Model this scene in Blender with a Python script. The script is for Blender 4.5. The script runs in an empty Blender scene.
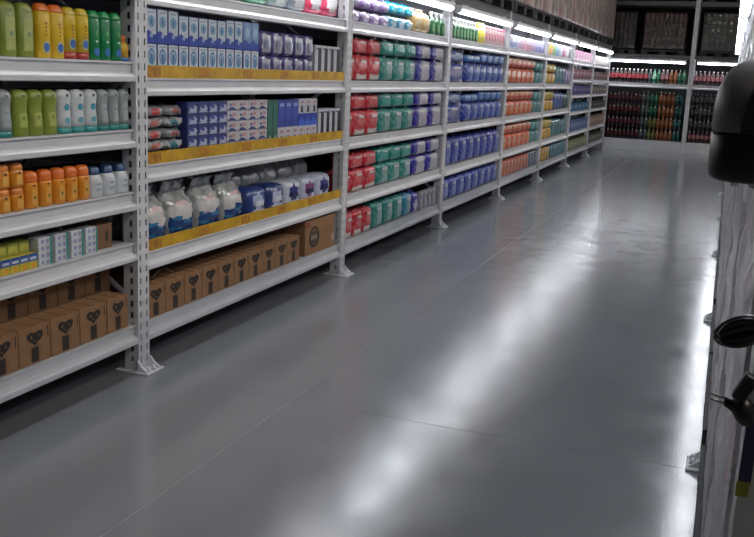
import bpy, math, random
from mathutils import Vector, Matrix
random.seed(7)
SC = bpy.context.scene
COL = SC.collection

# ------------------------------------------------------------------ camera
CAM_F, YAW, PIT, ROLL, CAM_H = 938.734, -.3465, -.2073, .0432, 1.4662
def setup_camera():
    fw = Vector((math.sin(YAW)*math.cos(PIT), math.cos(YAW)*math.cos(PIT), math.sin(PIT)))
    r = Vector((math.cos(YAW), -math.sin(YAW), 0)); u = r.cross(fw)
    c, s = math.cos(ROLL), math.sin(ROLL)
    r2 = c*r + s*u; u2 = -s*r + c*u
    cd = bpy.data.cameras.new('camera'); co = bpy.data.objects.new('camera', cd); COL.objects.link(co)
    m = Matrix((r2, u2, -fw)).transposed().to_4x4(); m.translation = (0, 0, CAM_H)
    co.matrix_world = m
    cd.sensor_fit = 'HORIZONTAL'; cd.sensor_width = 36.0; cd.lens = CAM_F*36.0/754.0
    cd.clip_start = .05; cd.clip_end = 100
    SC.camera = co
setup_camera()
# ------------------------------------------------------------------ world, exposure
W = bpy.data.worlds.new('world'); SC.world = W; W.use_nodes = True
W.node_tree.nodes['Background'].inputs[0].default_value = (.6, .65, .7, 1)
W.node_tree.nodes['Background'].inputs[1].default_value = .05
SC.view_settings.view_transform = 'Standard'; SC.view_settings.look = 'None'
SC.view_settings.gamma = 1.0; SC.view_settings.use_curve_mapping = False
SC.view_settings.exposure = 0.75
LAMP_STRENGTH = 13.0       # tube lamps under the upper beams
FILL_STRENGTH = 66.0            # unseen ceiling lamps, added as fill for the left rack

# ------------------------------------------------------------------ layout constants
D = 2.52                   # rack front plane at x = -D
Y0 = 3.6994; BW = 2.5      # first visible upright, bay width
def UY(k): return Y0 + k*BW
LV = [(1.715, 1.80), (1.308, 1.39), (.908, .99), (.49, .575), (.143, .235)]
LV1 = [(1.725, 1.81), (1.372, 1.46), (1.078, 1.16), (.79, .875), (.552, .635), (.147, .24)]
LV7 = [(1.705, 1.79), (1.42, 1.48), (1.15, 1.21), (.86, .92), (.50, .57), (.15, .235)]
ORD = ['first', 'second', 'third', 'fourth', 'fifth', 'sixth', 'seventh', 'eighth', 'ninth', 'tenth', 'eleventh', 'twelfth',
       'thirteenth', 'fourteenth', 'fifteenth', 'sixteenth', 'seventeenth', 'eighteenth', 'nineteenth', 'twentieth',
       'twenty-first', 'twenty-second', 'twenty-third', 'twenty-fourth', 'twenty-fifth', 'twenty-sixth', 'twenty-seventh',
       'twenty-eighth', 'twenty-ninth', 'thirtieth']
BAYN = ['nearest bay', 'second bay', 'third bay', 'fourth bay', 'fifth bay', 'sixth bay', 'seventh bay', 'last bay']

# ------------------------------------------------------------------ materials
def lin(c):
    if isinstance(c, str):
        c = [int(c[i:i+2], 16)/255 for i in (1, 3, 5)]
        c = [x/12.92 if x <= .04045 else ((x+.055)/1.055)**2.4 for x in c]
    return tuple(c) + (1,)
MATS = {}
def mat(name, col, rough=.5, var=.12, scale=14, metal=0, coat=0, bump=0, bscale=60, trans=0, col2=None, emit=0, spec=.5):
    if name in MATS: return MATS[name]
    m = bpy.data.materials.new(name); MATS[name] = m; m.use_nodes = True
    nt = m.node_tree; b = nt.nodes['Principled BSDF']
    b.inputs['Roughness'].default_value = rough; b.inputs['Metallic'].default_value = metal
    b.inputs['Coat Weight'].default_value = coat; b.inputs['Coat Roughness'].default_value = .15
    b.inputs['Specular IOR Level'].default_value = spec
    b.inputs['Transmission Weight'].default_value = trans
    c = lin(col)
    if emit:
        b.inputs['Base Color'].default_value = c
        b.inputs['Emission Color'].default_value = c; b.inputs['Emission Strength'].default_value = emit
        return m
    tc = nt.nodes.new('ShaderNodeTexCoord'); nz = nt.nodes.new('ShaderNodeTexNoise')
    nz.inputs['Scale'].default_value = scale; nz.inputs['Detail'].default_value = 4
    nt.links.new(tc.outputs['Object'], nz.inputs['Vector'])
    rp = nt.nodes.new('ShaderNodeValToRGB')
    rp.color_ramp.elements[0].position = .35; rp.color_ramp.elements[1].position = .65
    c2 = lin(col2) if col2 else None
    rp.color_ramp.elements[0].color = tuple(x*(1-var) for x in c[:3]) + (1,)
    rp.color_ramp.elements[1].color = c2 if c2 else tuple(min(1, x*(1+var)) for x in c[:3]) + (1,)
    nt.links.new(nz.outputs['Fac'], rp.inputs['Fac']); nt.links.new(rp.outputs['Color'], b.inputs['Base Color'])
    if bump:
        n2 = nt.nodes.new('ShaderNodeTexNoise'); n2.inputs['Scale'].default_value = bscale; n2.inputs['Detail'].default_value = 3
        nt.links.new(tc.outputs['Object'], n2.inputs['Vector'])
        bp = nt.nodes.new('ShaderNodeBump'); bp.inputs['Strength'].default_value = bump; bp.inputs['Distance'].default_value = .01
        nt.links.new(n2.outputs['Fac'], bp.inputs['Height']); nt.links.new(bp.outputs['Normal'], b.inputs['Normal'])
    return m
def pm(col):                                   # pack film with a busy pale printed pattern
    n = 'packfilm_%s' % col[1:]
    if n in MATS: return MATS[n]
    m = mat(n, col, .32, .25, 34, coat=.4); r = [x for x in m.node_tree.nodes if x.type == 'VALTORGB'][0]
    c = lin(col); pale = tuple(.66*x+.34*y for x, y in zip(c[:3], lin('#a8a4ac')[:3])) + (1,)
    r.color_ramp.elements[0].color = tuple(x*.75 for x in c[:3]) + (1,); r.color_ramp.elements[1].position = .50; r.color_ramp.elements[1].color = c
    e = r.color_ramp.elements.new(.60); e.color = pale
    return m
def cm(col, rough=.4, coat=0, **k):            # plain coloured packaging
    return mat('pack_%s_%d_%d' % (col[1:], rough*100, coat*100), col, rough, .10, 25, coat=coat, **k)

# ------------------------------------------------------------------ mesh building
class MB:
    def __init__(s): s.v = []; s.f = []; s.m = []; s.mats = []
    def mi(s, m):
        if m not in s.mats: s.mats.append(m)
        return s.mats.index(m)
    def poly(s, pts, m, smooth=False):
        i = len(s.v); s.v += [tuple(p) for p in pts]; s.f.append(tuple(range(i, i+len(pts)))); s.m.append((s.mi(m), smooth))
    def box(s, x0, x1, y0, y1, z0, z1, m):
        i = len(s.v); k = s.mi(m)
        s.v += [(x0,y0,z0),(x1,y0,z0),(x1,y1,z0),(x0,y1,z0),(x0,y0,z1),(x1,y0,z1),(x1,y1,z1),(x0,y1,z1)]
        for q in ((0,3,2,1),(4,5,6,7),(0,1,5,4),(1,2,6,5),(2,3,7,6),(3,0,4,7)):
            s.f.append(tuple(i+a for a in q)); s.m.append((k, False))
    def cbox(s, x0, x1, y0, y1, z0, z1, m, c=.003):       # chamfered box
        pts = {}
        k = s.mi(m); i0 = len(s.v)
        X = (x0, x1); Y = (y0, y1); Z = (z0, z1)
        def vid(a, b, g, ax):
            key = (a, b, g, ax)
            if key not in pts:
                p = [X[a], Y[b], Z[g]]
                sg = (1 if a == 0 else -1, 1 if b == 0 else -1, 1 if g == 0 else -1)
                for q in range(3):
                    if q != ax: p[q] += sg[q]*c
                pts[key] = len(s.v); s.v.append(tuple(p))
            return pts[key]
        cx, cy, cz = (x0+x1)/2, (y0+y1)/2, (z0+z1)/2
        fs = []
        for a in (0, 1):
            fs.append([vid(a,0,0,0), vid(a,1,0,0), vid(a,1,1,0), vid(a,0,1,0)])
            fs.append([vid(0,a,0,1), vid(1,a,0,1), vid(1,a,1,1), vid(0,a,1,1)])
            fs.append([vid(0,0,a,2), vid(1,0,a,2), vid(1,1,a,2), vid(0,1,a,2)])
        for a in (0, 1):
            for b in (0, 1):
                fs.append([vid(a,b,0,0), vid(a,b,1,0), vid(a,b,1,1), vid(a,b,0,1)])
                fs.append([vid(a,0,b,0), vid(a,1,b,0), vid(a,1,b,2), vid(a,0,b,2)])
                fs.append([vid(0,a,b,1), vid(1,a,b,1), vid(1,a,b,2), vid(0,a,b,2)])
                for g in (0, 1): fs.append([vid(a,b,g,0), vid(a,b,g,1), vid(a,b,g,2)])
        for q in fs:
            P = [Vector(s.v[t]) for t in q]
            n = (P[1]-P[0]).cross(P[2]-P[0]); ce = sum(P, Vector())/len(P) - Vector((cx, cy, cz))
            if n.dot(ce) < 0: q = q[::-1]
            s.f.append(tuple(q)); s.m.append((k, False))
    def rings(s, rings, m, smooth=True, cap0=True, cap1=True, closed=True):
        k = s.mi(m) if not callable(m) else None
        i = len(s.v); n = len(rings[0])
        for r in rings: s.v += [tuple(p) for p in r]
        for a in range(len(rings)-1):
            for b in range(n if closed else n-1):
                c = (b+1) % n
                s.f.append((i+a*n+b, i+a*n+c, i+(a+1)*n+c, i+(a+1)*n+b)); s.m.append((k, smooth))
        if cap0: s.f.append(tuple(i+b for b in range(n-1, -1, -1))); s.m.append((k, False))
        if cap1: s.f.append(tuple(i+(len(rings)-1)*n+b for b in range(n))); s.m.append((k, False))
    def lathe(s, prof, m, rx=1, ry=1, n=18, e=2.0, c=(0, 0, 0), **k):   # prof: (z, r)
        R = []
        for z, r in prof:
            ring = []
            for j in range(n):
                a = 2*math.pi*j/n; ca, sa = math.cos(a), math.sin(a)
                ring.append((c[0]+rx*r*math.copysign(abs(ca)**(2/e), ca), c[1]+ry*r*math.copysign(abs(sa)**(2/e), sa), c[2]+z))
            R.append(ring)
        s.rings(R, m, **k)
    def tube(s, pts, r, m, n=8):
        pts = [Vector(p) for p in pts]; R = []
        up = Vector((0, 0, 1))
        for i, p in enumerate(pts):
            t = (pts[min(i+1, len(pts)-1)]-pts[max(i-1, 0)]).normalized()
            a = t.cross(up)
            if a.length < .1: a = t.cross(Vector((1, 0, 0)))
            a.normalize(); b = t.cross(a).normalized()
            R.append([p + r*(math.cos(2*math.pi*j/n)*a + math.sin(2*math.pi*j/n)*b) for j in range(n)])
        s.rings(R, m)
    def mesh(s, name):
        me = bpy.data.meshes.new(name); me.from_pydata(s.v, [], s.f)
        for m in s.mats: me.materials.append(m)
        me.polygons.foreach_set('material_index', [a for a, b in s.m])
        me.polygons.foreach_set('use_smooth', [b for a, b in s.m])
        me.update(); return me

def tag(o, label=None, cat=None, group=None, kind=None):
    if label: o['label'] = label
    if cat: o['category'] = cat
    if group: o['group'] = group
    if kind: o['kind'] = kind
    return o
def ob(name, me, parent=None, loc=(0, 0, 0), rz=0):
    if isinstance(me, MB): me = me.mesh(name)
    o = bpy.data.objects.new(name, me); COL.objects.link(o); o.parent = parent; o.location = loc; o.rotation_euler[2] = rz
    return o
def structure(name, mb): return tag(ob(name, mb), kind='structure')

class Proto:                                   # a kind of thing: list of (part name, mesh, index of parent part or None, label)
    def __init__(s, name, cat): s.name = name; s.cat = cat; s.parts = []
    def add(s, pname, mb, parent=None, label=None):
        s.parts.append((pname, mb.mesh(pname), parent, label)); return len(s.parts)-1
    def put(s, label, loc, rz=0, group=None, sc=(1, 1, 1)):
        if len(s.parts) == 1:
            root = bpy.data.objects.new(s.name, s.parts[0][1])
        else:
            root = bpy.data.objects.new(s.name, None); root.empty_display_size = .02
        COL.objects.link(root); root.location = loc; root.rotation_euler[2] = rz; root.scale = sc
        tag(root, label, s.cat, group)
        if len(s.parts) > 1:
            made = []
            for pn, me, pa, lb in s.parts:
                o = bpy.data.objects.new(pn, me); COL.objects.link(o)
                o.parent = root if pa is None else made[pa]
                if lb: o['label'] = lb
                made.append(o)
        return root

# ------------------------------------------------------------------ common materials
WHITE = mat('rack_white_paint', '#c4c5c9', .38, .05, 6, bump=.05, bscale=30)
DARKSTEEL = mat('rack_grey_paint', '#5d6064', .45, .10, 5)
DECK = mat('shelf_deck_steel', '#8d8f94', .5, .08, 6)
BLACKP = mat('black_plastic', '#161617', .42, .2, 40, bump=.15, bscale=400)
CARD = mat('cardboard', '#8a6646', .8, .10, 20, bump=.05, bscale=90)
CARD2 = mat('cardboard_dark', '#6f5038', .8, .10, 20)
PRINTK = mat('carton_print_black', '#231c18', .7, .1, 30)
YEL = mat('promo_yellow', '#b08810', .45, .12, 12, col2='#c79c1e')
YELD = mat('promo_orange_print', '#a8741a', .45, .3, 30)
LAMPM = mat('tube_lamp_diffuser', '#f4f8ff', emit=LAMP_STRENGTH)
FILL_M = mat('fill_lamp_diffuser', '#fff6e8', emit=FILL_STRENGTH)
LAMPH = mat('lamp_housing_white', '#d9dbde', .4, .03)

# ================================================================== SETTING
def floor_material():
    m = bpy.data.materials.new('grey_epoxy_floor'); m.use_nodes = True
    nt = m.node_tree; b = nt.nodes['Principled BSDF']; N = nt.nodes.new; L = nt.links.new
    tc = N('ShaderNodeTexCoord')
    n1 = N('ShaderNodeTexNoise'); n1.inputs['Scale'].default_value = .7; n1.inputs['Detail'].default_value = 6
    L(tc.outputs['Object'], n1.inputs['Vector'])
    rp = N('ShaderNodeValToRGB'); rp.color_ramp.elements[0].position = .3; rp.color_ramp.elements[1].position = .7
    rp.color_ramp.elements[0].color = lin('#787a7d'); rp.color_ramp.elements[1].color = lin('#828488')
    L(n1.outputs['Fac'], rp.inputs['Fac'])
    # scuffs running along the aisle
    mp = N('ShaderNodeMapping'); mp.inputs['Scale'].default_value = (9, 1.1, 1); L(tc.outputs['Object'], mp.inputs['Vector'])
    n2 = N('ShaderNodeTexNoise'); n2.inputs['Scale'].default_value = 2.2; n2.inputs['Detail'].default_value = 8; n2.inputs['Roughness'].default_value = .7
    L(mp.outputs['Vector'], n2.inputs['Vector'])
    r2 = N('ShaderNodeValToRGB'); r2.color_ramp.elements[0].position = .62; r2.color_ramp.elements[1].position = .72
    r2.color_ramp.elements[0].color = (0, 0, 0, 1); r2.color_ramp.elements[1].color = (.10, .10, .10, 1)
    L(n2.outputs['Fac'], r2.inputs['Fac'])
    mx = N('ShaderNodeMixRGB'); mx.inputs['Color2'].default_value = lin('#96989b')
    L(r2.outputs['Color'], mx.inputs['Fac']); L(rp.outputs['Color'], mx.inputs['Color1']); L(mx.outputs['Color'], b.inputs['Base Color'])
    rr = N('ShaderNodeMapRange'); rr.inputs['From Min'].default_value = .3; rr.inputs['From Max'].default_value = .7
    rr.inputs['To Min'].default_value = .105; rr.inputs['To Max'].default_value = .235
    n3 = N('ShaderNodeTexNoise'); n3.inputs['Scale'].default_value = 4.5; n3.inputs['Detail'].default_value = 9; n3.inputs['Roughness'].default_value = .65
    L(tc.outputs['Object'], n3.inputs['Vector']); L(n3.outputs['Fac'], rr.inputs['Value']); L(rr.outputs['Result'], b.inputs['Roughness'])
    n4 = N('ShaderNodeTexNoise'); n4.inputs['Scale'].default_value = 95; n4.inputs['Detail'].default_value = 2
    L(tc.outputs['Object'], n4.inputs['Vector'])
    bp = N('ShaderNodeBump'); bp.inputs['Strength'].default_value = .16; bp.inputs['Distance'].default_value = .003
    L(n4.outputs['Fac'], bp.inputs['Height']); L(bp.outputs['Normal'], b.inputs['Normal'])
    b.inputs['Specular IOR Level'].default_value = .95
    return m
FLOORM = floor_material()
JOINT = mat('floor_joint_filler', '#8f9194', .6, .1)
def build_shell():
    X0, X1, YA, YB, H = -3.45, 5.0, -5.0, 23.2, 6.2
    mb = MB(); mb.box(X0, X1, YA, YB, -.1, -.0015, JOINT); fl = structure('floor', mb)
    xs = [X0, -1.70, 1.4, X1]; ys = [YA, -1.35, 3.65, 8.68, 13.7, 18.7, YB]
    for i in range(3):
        for j in range(6):
            g = .003; e = .0008; m = MB(); m.box(xs[i]+g, xs[i+1]-g, ys[j]+e, ys[j+1]-e, -.0015, 0, FLOORM); ob('slab', m, fl)
    wl = mat('wall_charcoal', '#2e2f31', .8, .08, 2); wd = mat('wall_grey', '#77797b', .8, .06, 2)  # charcoal puts the unlit dark behind the left rack's goods into the colour
    for n, a, mm in (('wall_left', (X0-.12, X0, YA, YB, 0, H), wl), ('wall_right', (X1, X1+.12, YA, YB, 0, H), wd),
                 ('wall_far', (X0, X1, YB, YB+.12, 0, H), wl), ('wall_near', (X0, X1, YA-.12, YA, 0, H), wd)):
        m = MB(); m.box(*a, mm); structure(n, m)
    m = MB(); m.box(X0, X1, YA, YB, H, H+.12, mat('ceiling_grey', '#6d6f70', .85, .06, 2)); structure('ceiling', m)
build_shell()

# ================================================================== RACKS
RD = .82                                      # rack depth
def post_mesh(h, holes=True):
    """C-profile post, front web towards +x with real slots, side webs with slots; y centred, front at x=0"""
    mb = MB(); w = .09; d = .075; t = .004
    ys = [-w/2, -.029, -.020, .020, .029, w/2]
    zs = [0]; p = .055
    z = .05
    while z + .03 < h: zs += [z, z+.030]; z += p
    zs.append(h)
    for j in range(len(zs)-1):
        slot = (j % 2 == 1)
        for i in range(5):
            if slot and i in (1, 3): continue
            mb.poly([(0, ys[i], zs[j]), (0, ys[i+1], zs[j]), (0, ys[i+1], zs[j+1]), (0, ys[i], zs[j+1])], WHITE)
        for sy in (-1, 1):
            y = sy*w/2; xs = [0, -.028, -.042, -d]
            for i in range(3):
                if slot and i == 1: continue
                q = [(xs[i+1], y, zs[j]), (xs[i], y, zs[j]), (xs[i], y, zs[j+1]), (xs[i+1], y, zs[j+1])]
                mb.poly(q if sy < 0 else q[::-1], WHITE)
    for sy in (-1, 1):                         # return lips at the back of the profile
        mb.box(-d-.003, -d, min(sy*w/2, sy*.028), max(sy*w/2, sy*.028), 0, h, WHITE)
    return mb
def make_upright():
    P = Proto('rack_upright', 'rack upright')
    h = 2.214
    P.add('post', post_mesh(h))
    rb = MB(); rb.box(-RD, -RD+.07, -.045, .045, 0, h, WHITE); P.add('rear_post', rb)
    bp = MB(); bp.cbox(-.12, .065, -.065, .075, 0, .012, WHITE, .003); i = P.add('base_plate', bp)
    for y in (.047, -.057):                    # gusset wedges in front and beside the post
        gs = MB(); gs.rings([[(0, y, .012), (.058, y, .012), (.02, y, .04), (0, y, .065)], [(0, y+.01, .012), (.058, y+.01, .012), (.02, y+.01, .04), (0, y+.01, .065)]], WHITE, smooth=False)
        P.add('gusset', gs)
    for (x, y) in ((.042, .018), (.042, -.03)):
        b = MB(); b.lathe([(.012, .013), (.022, .013), (.026, .008), (.034, .008)], WHITE, n=6, c=(x, y, 0)); P.add('anchor_bolt', b, i)
    z = .35; s = 1
    while z + .55 < h:
        t = MB(); a, b = (-.08, z), (-RD+.07, z+.5)
        if s < 0: a, b = (-.08, z+.5), (-RD+.07, z)
        t.tube([(a[0], 0, a[1]), (b[0], 0, b[1])], .012, WHITE, 6); P.add('brace', t); z += .55; s = -s
    return P
UP = make_upright()
UPL = ['white slotted rack upright between the nearest and second bays', 'white rack upright between second and third bays, beside red packs',
       'white rack upright between third and fourth bays, beside blue packs', 'white rack upright between fourth and fifth bays, left of orange packs',
       'white rack upright between fifth and sixth bays, left of yellow packs', 'white rack upright between sixth and seventh bays',
       'white rack upright between seventh and last bays', 'white rack upright at the far end of the long left rack']
for k in range(8): UP.put(UPL[k], (-D+.012, UY(k), 0), group='uprights of the long left rack')
UP.put('white rack upright left of the bottles in the nearest bay', (-D+.012, UY(-1), 0), group='uprights of the long left rack')

def beam_mb(L, z0, z1, m=WHITE):
    """step beam: bottom lip proud of a recessed web, top ledge; front at x=0, extends y 0..L; z relative"""
    h = z1-z0
    prof = [(-.05, 0), (.009, 0), (.012, .004), (.012, h*.26), (.007, h*.33), (-.014, h*.47), (-.012, h*.86), (-.002, h*.90), (-.002, h), (-.05, h)]
    mb = MB(); mb.rings([[(x, 0, z) for x, z in prof][::-1], [(x, L, z) for x, z in prof][::-1]], m, smooth=False)
    return mb
SHELF_CACHE = {}
def shelf(bay, z0, z1, label, strip=False, dark=False):
    L = BW-.094; key = (round(z1-z0, 4), dark)
    ya = UY(bay-1)+.047
    if key not in SHELF_CACHE:
        h = z1-z0; m = DARKSTEEL if dark else WHITE
        fb = beam_mb(L, 0, h, m).mesh('front_beam')
        r = MB(); r.box(-RD, -RD+.04, 0, L, 0, h, m)
        dk = MB(); dk.box(-RD+.04, -.05, 0, L, h-.016, h, DECK)
        br = MB(); br.box(-.06, -.002, -.001, .002, -.06, h+.05, m)
        SHELF_CACHE[key] = (fb, r.mesh('rear_beam'), dk.mesh('deck'))
    fb, r, dk = SHELF_CACHE[key]
    root = ob('rack_shelf', None, loc=(-D, ya, z0)); root.empty_display_size = .05
    tag(root, label, 'shelf', 'shelves of the long left rack')
    ob('front_beam', fb, root); ob('rear_beam', r, root); ob('deck', dk, root)
    if strip:
        h = z1-z0; mb = MB(); mb.box(-.006, -.003, 0, L, h-.004, h+.058, YEL)
        s = ob('promo_strip', mb, root); s['label'] = 'yellow promotional strip with orange print'
        y = .02
        while y < L-.15:                       # blurred orange print blocks on the strip
            p = MB(); p.box(-.003, -.0022, y, y+.11, h+.006, h+.05, YELD); ob('print', p, s); y += .46
    return root
SN = ['top', 'second', 'third', 'fourth', 'fifth', 'sixth']
for i, (a, b) in enumerate(LV1): shelf(0, a, b, 'white steel %s in the nearest bay of the left rack' % ('shelf above the green bottles' if i == 0 else 'shelf carrying %s' % ['', 'green and yellow bottles', 'lime and white bottles', 'orange bottles', 'soap cartons', 'cardboard cartons'][i]))
n2 = ['mixed bright packs', 'toothpaste cartons', 'soap cartons and bags', 'clear cotton bags', 'brown cartons']
for i, (a, b) in enumerate(LV): shelf(1, a, b, 'white steel shelf carrying %s in the second bay' % n2[i], strip=i in (1, 2, 3))
for bay in range(2, 6):
    for i, (a, b) in enumerate(LV): shelf(bay, a, b, 'white steel shelf, %s from the top, in the %s' % (ORD[i], BAYN[bay]))
for bay in (6, 7):
    for i, (a, b) in enumerate(LV7): shelf(bay, a, b, 'white steel shelf, %s from the top, in the %s' % (ORD[i], BAYN[bay]))
for bay in range(0, 8): shelf(bay, 2.125, 2.215, 'dark grey upper beam shelf above the lamp of the %s' % BAYN[bay], dark=True)

# slim divider post in the fourth bay
for z0, z1, t in ((.985, 1.307, 'lower'), (1.385, 1.714, 'upper')):
    mb = MB(); mb.cbox(-.05, 0, -.022, .022, 0, z1-z0, WHITE, .004)
    dv = ob('divider_post', mb, loc=(-D-.055, 9.40, z0))
    tag(dv, 'slim white %s divider post among the blue packs of the fourth bay' % t, 'post', 'divider posts')

def make_lamp(name):
    P = Proto(name, 'lamp'); L = 2.26
    h = MB(); h.rings([[(-.045, 0, .035), (-.03, 0, .006), (.03, 0, .006), (.045, 0, .035), (.045, 0, .05), (-.045, 0, .05)][::-1],
                       [(-.045, L, .035), (-.03, L, .006), (.03, L, .006), (.045, L, .035), (.045, L, .05), (-.045, L, .05)][::-1]], LAMPH, smooth=False)
    P.add('housing', h)
    d = MB(); R = []
    for y in (.02, L-.02): R.append([(.037*math.cos(a), y, .006-.030*math.sin(a)+0) for a in [math.pi*j/8 for j in range(9)]])
    d.rings(R, LAMPM, smooth=False); P.add('diffuser', d)
    for y in (0, L-.02):
        e = MB(); e.rings([[(.040*math.cos(a), yy, .010-.035*math.sin(a)) for a in [math.pi*j/8 for j in range(9)]] for yy in (y, y+.02)], LAMPH, smooth=False)
        P.add('end_cap', e)
    for y in (.3, L-.3):
        b = MB(); b.box(-.012, .012, y-.015, y+.015, .05, .072, LAMPH); P.add('bracket', b)
    return P
LAMP = make_lamp('shelf_lamp')
for bay in range(0, 8):
    LAMP.put('white tube lamp over the top shelf of the %s' % BAYN[bay], (-D+.03, UY(bay-1)+.12, 2.055), group='tube lamps on the left rack')

# ================================================================== PRODUCT KINDS
def lerp(prof, t):
    for (a, ra), (b, rb) in zip(prof, prof[1:]):
        if a <= t <= b: return ra + (rb-ra)*(t-a)/max(1e-6, b-a)
    return prof[-1][1]
def surf(prof, w, d, h, e, y, z, eps=.0008):           # front surface x of a lathed bottle at (y, z)
    r = lerp(prof, z/h); q = min(1, abs(y)/(w/2*r+1e-6))
    return d/2*r*(1-q**e)**(1/e) + eps
def patch_rect(prof, w, d, h, e, y0, y1, z0, z1, m, ny=6, nz=4):
    mb = MB(); R = []
    for j in range(nz+1):
        z = z0+(z1-z0)*j/nz
        R.append([(surf(prof, w, d, h, e, y0+(y1-y0)*i/ny, z), y0+(y1-y0)*i/ny, z) for i in range(ny+1)])
    mb.rings(R, m, cap0=False, cap1=False, closed=False); return mb
def patch_disc(prof, w, d, h, e, zc, ry, rz, m, eps=.0012, yc=0):
    mb = MB(); k = mb.mi(m); n = 16; rs = (.5, 1)
    mb.v.append((surf(prof, w, d, h, e, yc, zc, eps), yc, zc))
    for r in rs:
        for j in range(n):
            a = 2*math.pi*j/n; y = yc+ry*r*math.cos(a); z = zc+rz*r*math.sin(a); mb.v.append((surf(prof, w, d, h, e, y, z, eps), y, z))
    for j in range(n):
        c = (j+1) % n
        mb.f.append((0, 1+j, 1+c)); mb.m.append((k, True)); mb.f.append((1+j, 1+n+j, 1+n+c, 1+c)); mb.m.append((k, True))
    return mb
ROUND = [(0, .90), (.02, .97), (.05, 1), (.80, 1), (.88, .95), (.94, .82), (.98, .58), (1, .25)]
SLIM = [(0, .92), (.02, 1), (.80, 1), (.86, .96), (.92, .84), (.97, .70), (1, .45)]
WAIST = [(0, .90), (.03, 1), (.30, .98), (.55, .88), (.72, .92), (.84, 1), (.92, .92), (.97, .72), (1, .4)]
def bottle(name, w, h, prof, body, cap=None, cap_t=.82, d=None, base=None, prints=(), e=2.5):
    """body, cap (upper part of the profile), base band, printed patches; each print: (kind, args, colour, part name)"""
    d = d or w*.72; P = Proto(name, 'bottle'); bm = cm(body, .32, .3)
    ts = sorted(set([p[0] for p in prof] + [cap_t] + ([.14] if base else [])))
    full = [(t*h, lerp(prof, t)) for t in ts]
    lo = .14 if base else 0; hi = cap_t if cap else 1
    mb = MB(); mb.lathe([q for q in full if lo*h-1e-6 <= q[0] <= hi*h+1e-6], bm, d/2, w/2, e=e); P.add('body', mb)
    if cap:
        mb = MB(); top = [q for q in full if q[0] >= cap_t*h-1e-6]
        mb.lathe([(top[0][0], top[0][1]*1.02), (top[0][0]+.004, top[0][1]*1.02)] + top[1:], cm(cap, .3, .3), d/2, w/2, e=e); P.add('cap', mb)
    if base:
        mb = MB(); mb.lathe([q for q in full if q[0] <= .14*h+1e-6], cm(base, .35, .2), d/2*1.01, w/2*1.01, e=e); P.add('base', mb)
    for pr in prints:
        if pr[0] == 'rect':
            _, y0, y1, z0, z1, c, pn = pr
            P.add(pn, patch_rect(prof, w, d, h, e, y0*w/2, y1*w/2, z0*h, z1*h, cm(c, .4)))
        else:
            _, zc, ry, rz, c, pn = pr[:6]
            P.add(pn, patch_disc(prof, w, d, h, e, zc*h, ry*w/2, rz*h, cm(c, .4), .0012 if len(pr) < 7 else pr[6]))
    return P
def soft(mb, w, d, h, m, n=6.0, bulge=.06, res=(4, 6, 7), wr=.004, paint=None, z0=0, seed=1, pinch=0):
    """soft rounded pack standing on z0; paint(u, v) gives the material of the front faces (u along y, v up)"""
    rnd = random.Random(seed); nx, ny, nz = res; vid = {}
    i0 = len(mb.v)
    def vert(a, b, c):
        if (a, b, c) in vid: return vid[(a, b, c)]
        x, y, z = 2*a/nx-1, 2*b/ny-1, 2*c/nz-1
        s = (abs(x)**n+abs(y)**n+abs(z)**n)**(1/n); X, Y, Z = x/s, y/s, z/s
        X *= 1+bulge*(1-y*y)*(1-z*z); 
        k = 1 - pinch*max(0, z)**2; X *= k
        vid[(a, b, c)] = len(mb.v)
        mb.v.append((X*d/2+rnd.uniform(-wr, wr), Y*w/2+rnd.uniform(-wr, wr)*.6, z0+(Z+1)*h/2+(rnd.uniform(-wr, wr) if c > 0 else 0)))
        return vid[(a, b, c)]
    base = mb.mi(m)
    def q(ids, k=base): mb.f.append(tuple(ids)); mb.m.append((k, True))
    for b in range(ny):
        for c in range(nz):
            k = base
            if paint:
                pm = paint((b+.5)/ny, (c+.5)/nz)
                if pm: k = mb.mi(pm)
            q((vert(nx, b, c), vert(nx, b+1, c), vert(nx, b+1, c+1), vert(nx, b, c+1)), k)
            q((vert(0, b, c), vert(0, b, c+1), vert(0, b+1, c+1), vert(0, b+1, c)))
    for a in range(nx):
        for c in range(nz):
            q((vert(a, 0, c), vert(a+1, 0, c), vert(a+1, 0, c+1), vert(a, 0, c+1)))
            q((vert(a, ny, c), vert(a, ny, c+1), vert(a+1, ny, c+1), vert(a+1, ny, c)))
        for b in range(ny):
            q((vert(a, b, nz), vert(a+1, b, nz), vert(a+1, b+1, nz), vert(a, b+1, nz)))
            q((vert(a, b, 0), vert(a, b+1, 0), vert(a+1, b+1, 0), vert(a+1, b, 0)))
    return mb
def disc(mb, x, yc, zc, ry, rz, m, n=14, hole=0):
    if hole:
        for j in range(n):
            a, b = 2*math.pi*j/n, 2*math.pi*(j+1)/n
            mb.poly([(x, yc+ry*math.cos(t)*s, zc+rz*math.sin(t)*s) for t, s in ((a, hole), (a, 1), (b, 1), (b, hole))], m)
    else: mb.poly([(x, yc+ry*math.cos(2*math.pi*j/n), zc+rz*math.sin(2*math.pi*j/n)) for j in range(n)], m)
def rect(mb, x, y0, y1, z0, z1, m): mb.poly([(x, y0, z0), (x, y1, z0), (x, y1, z1), (x, y0, z1)], m)
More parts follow.
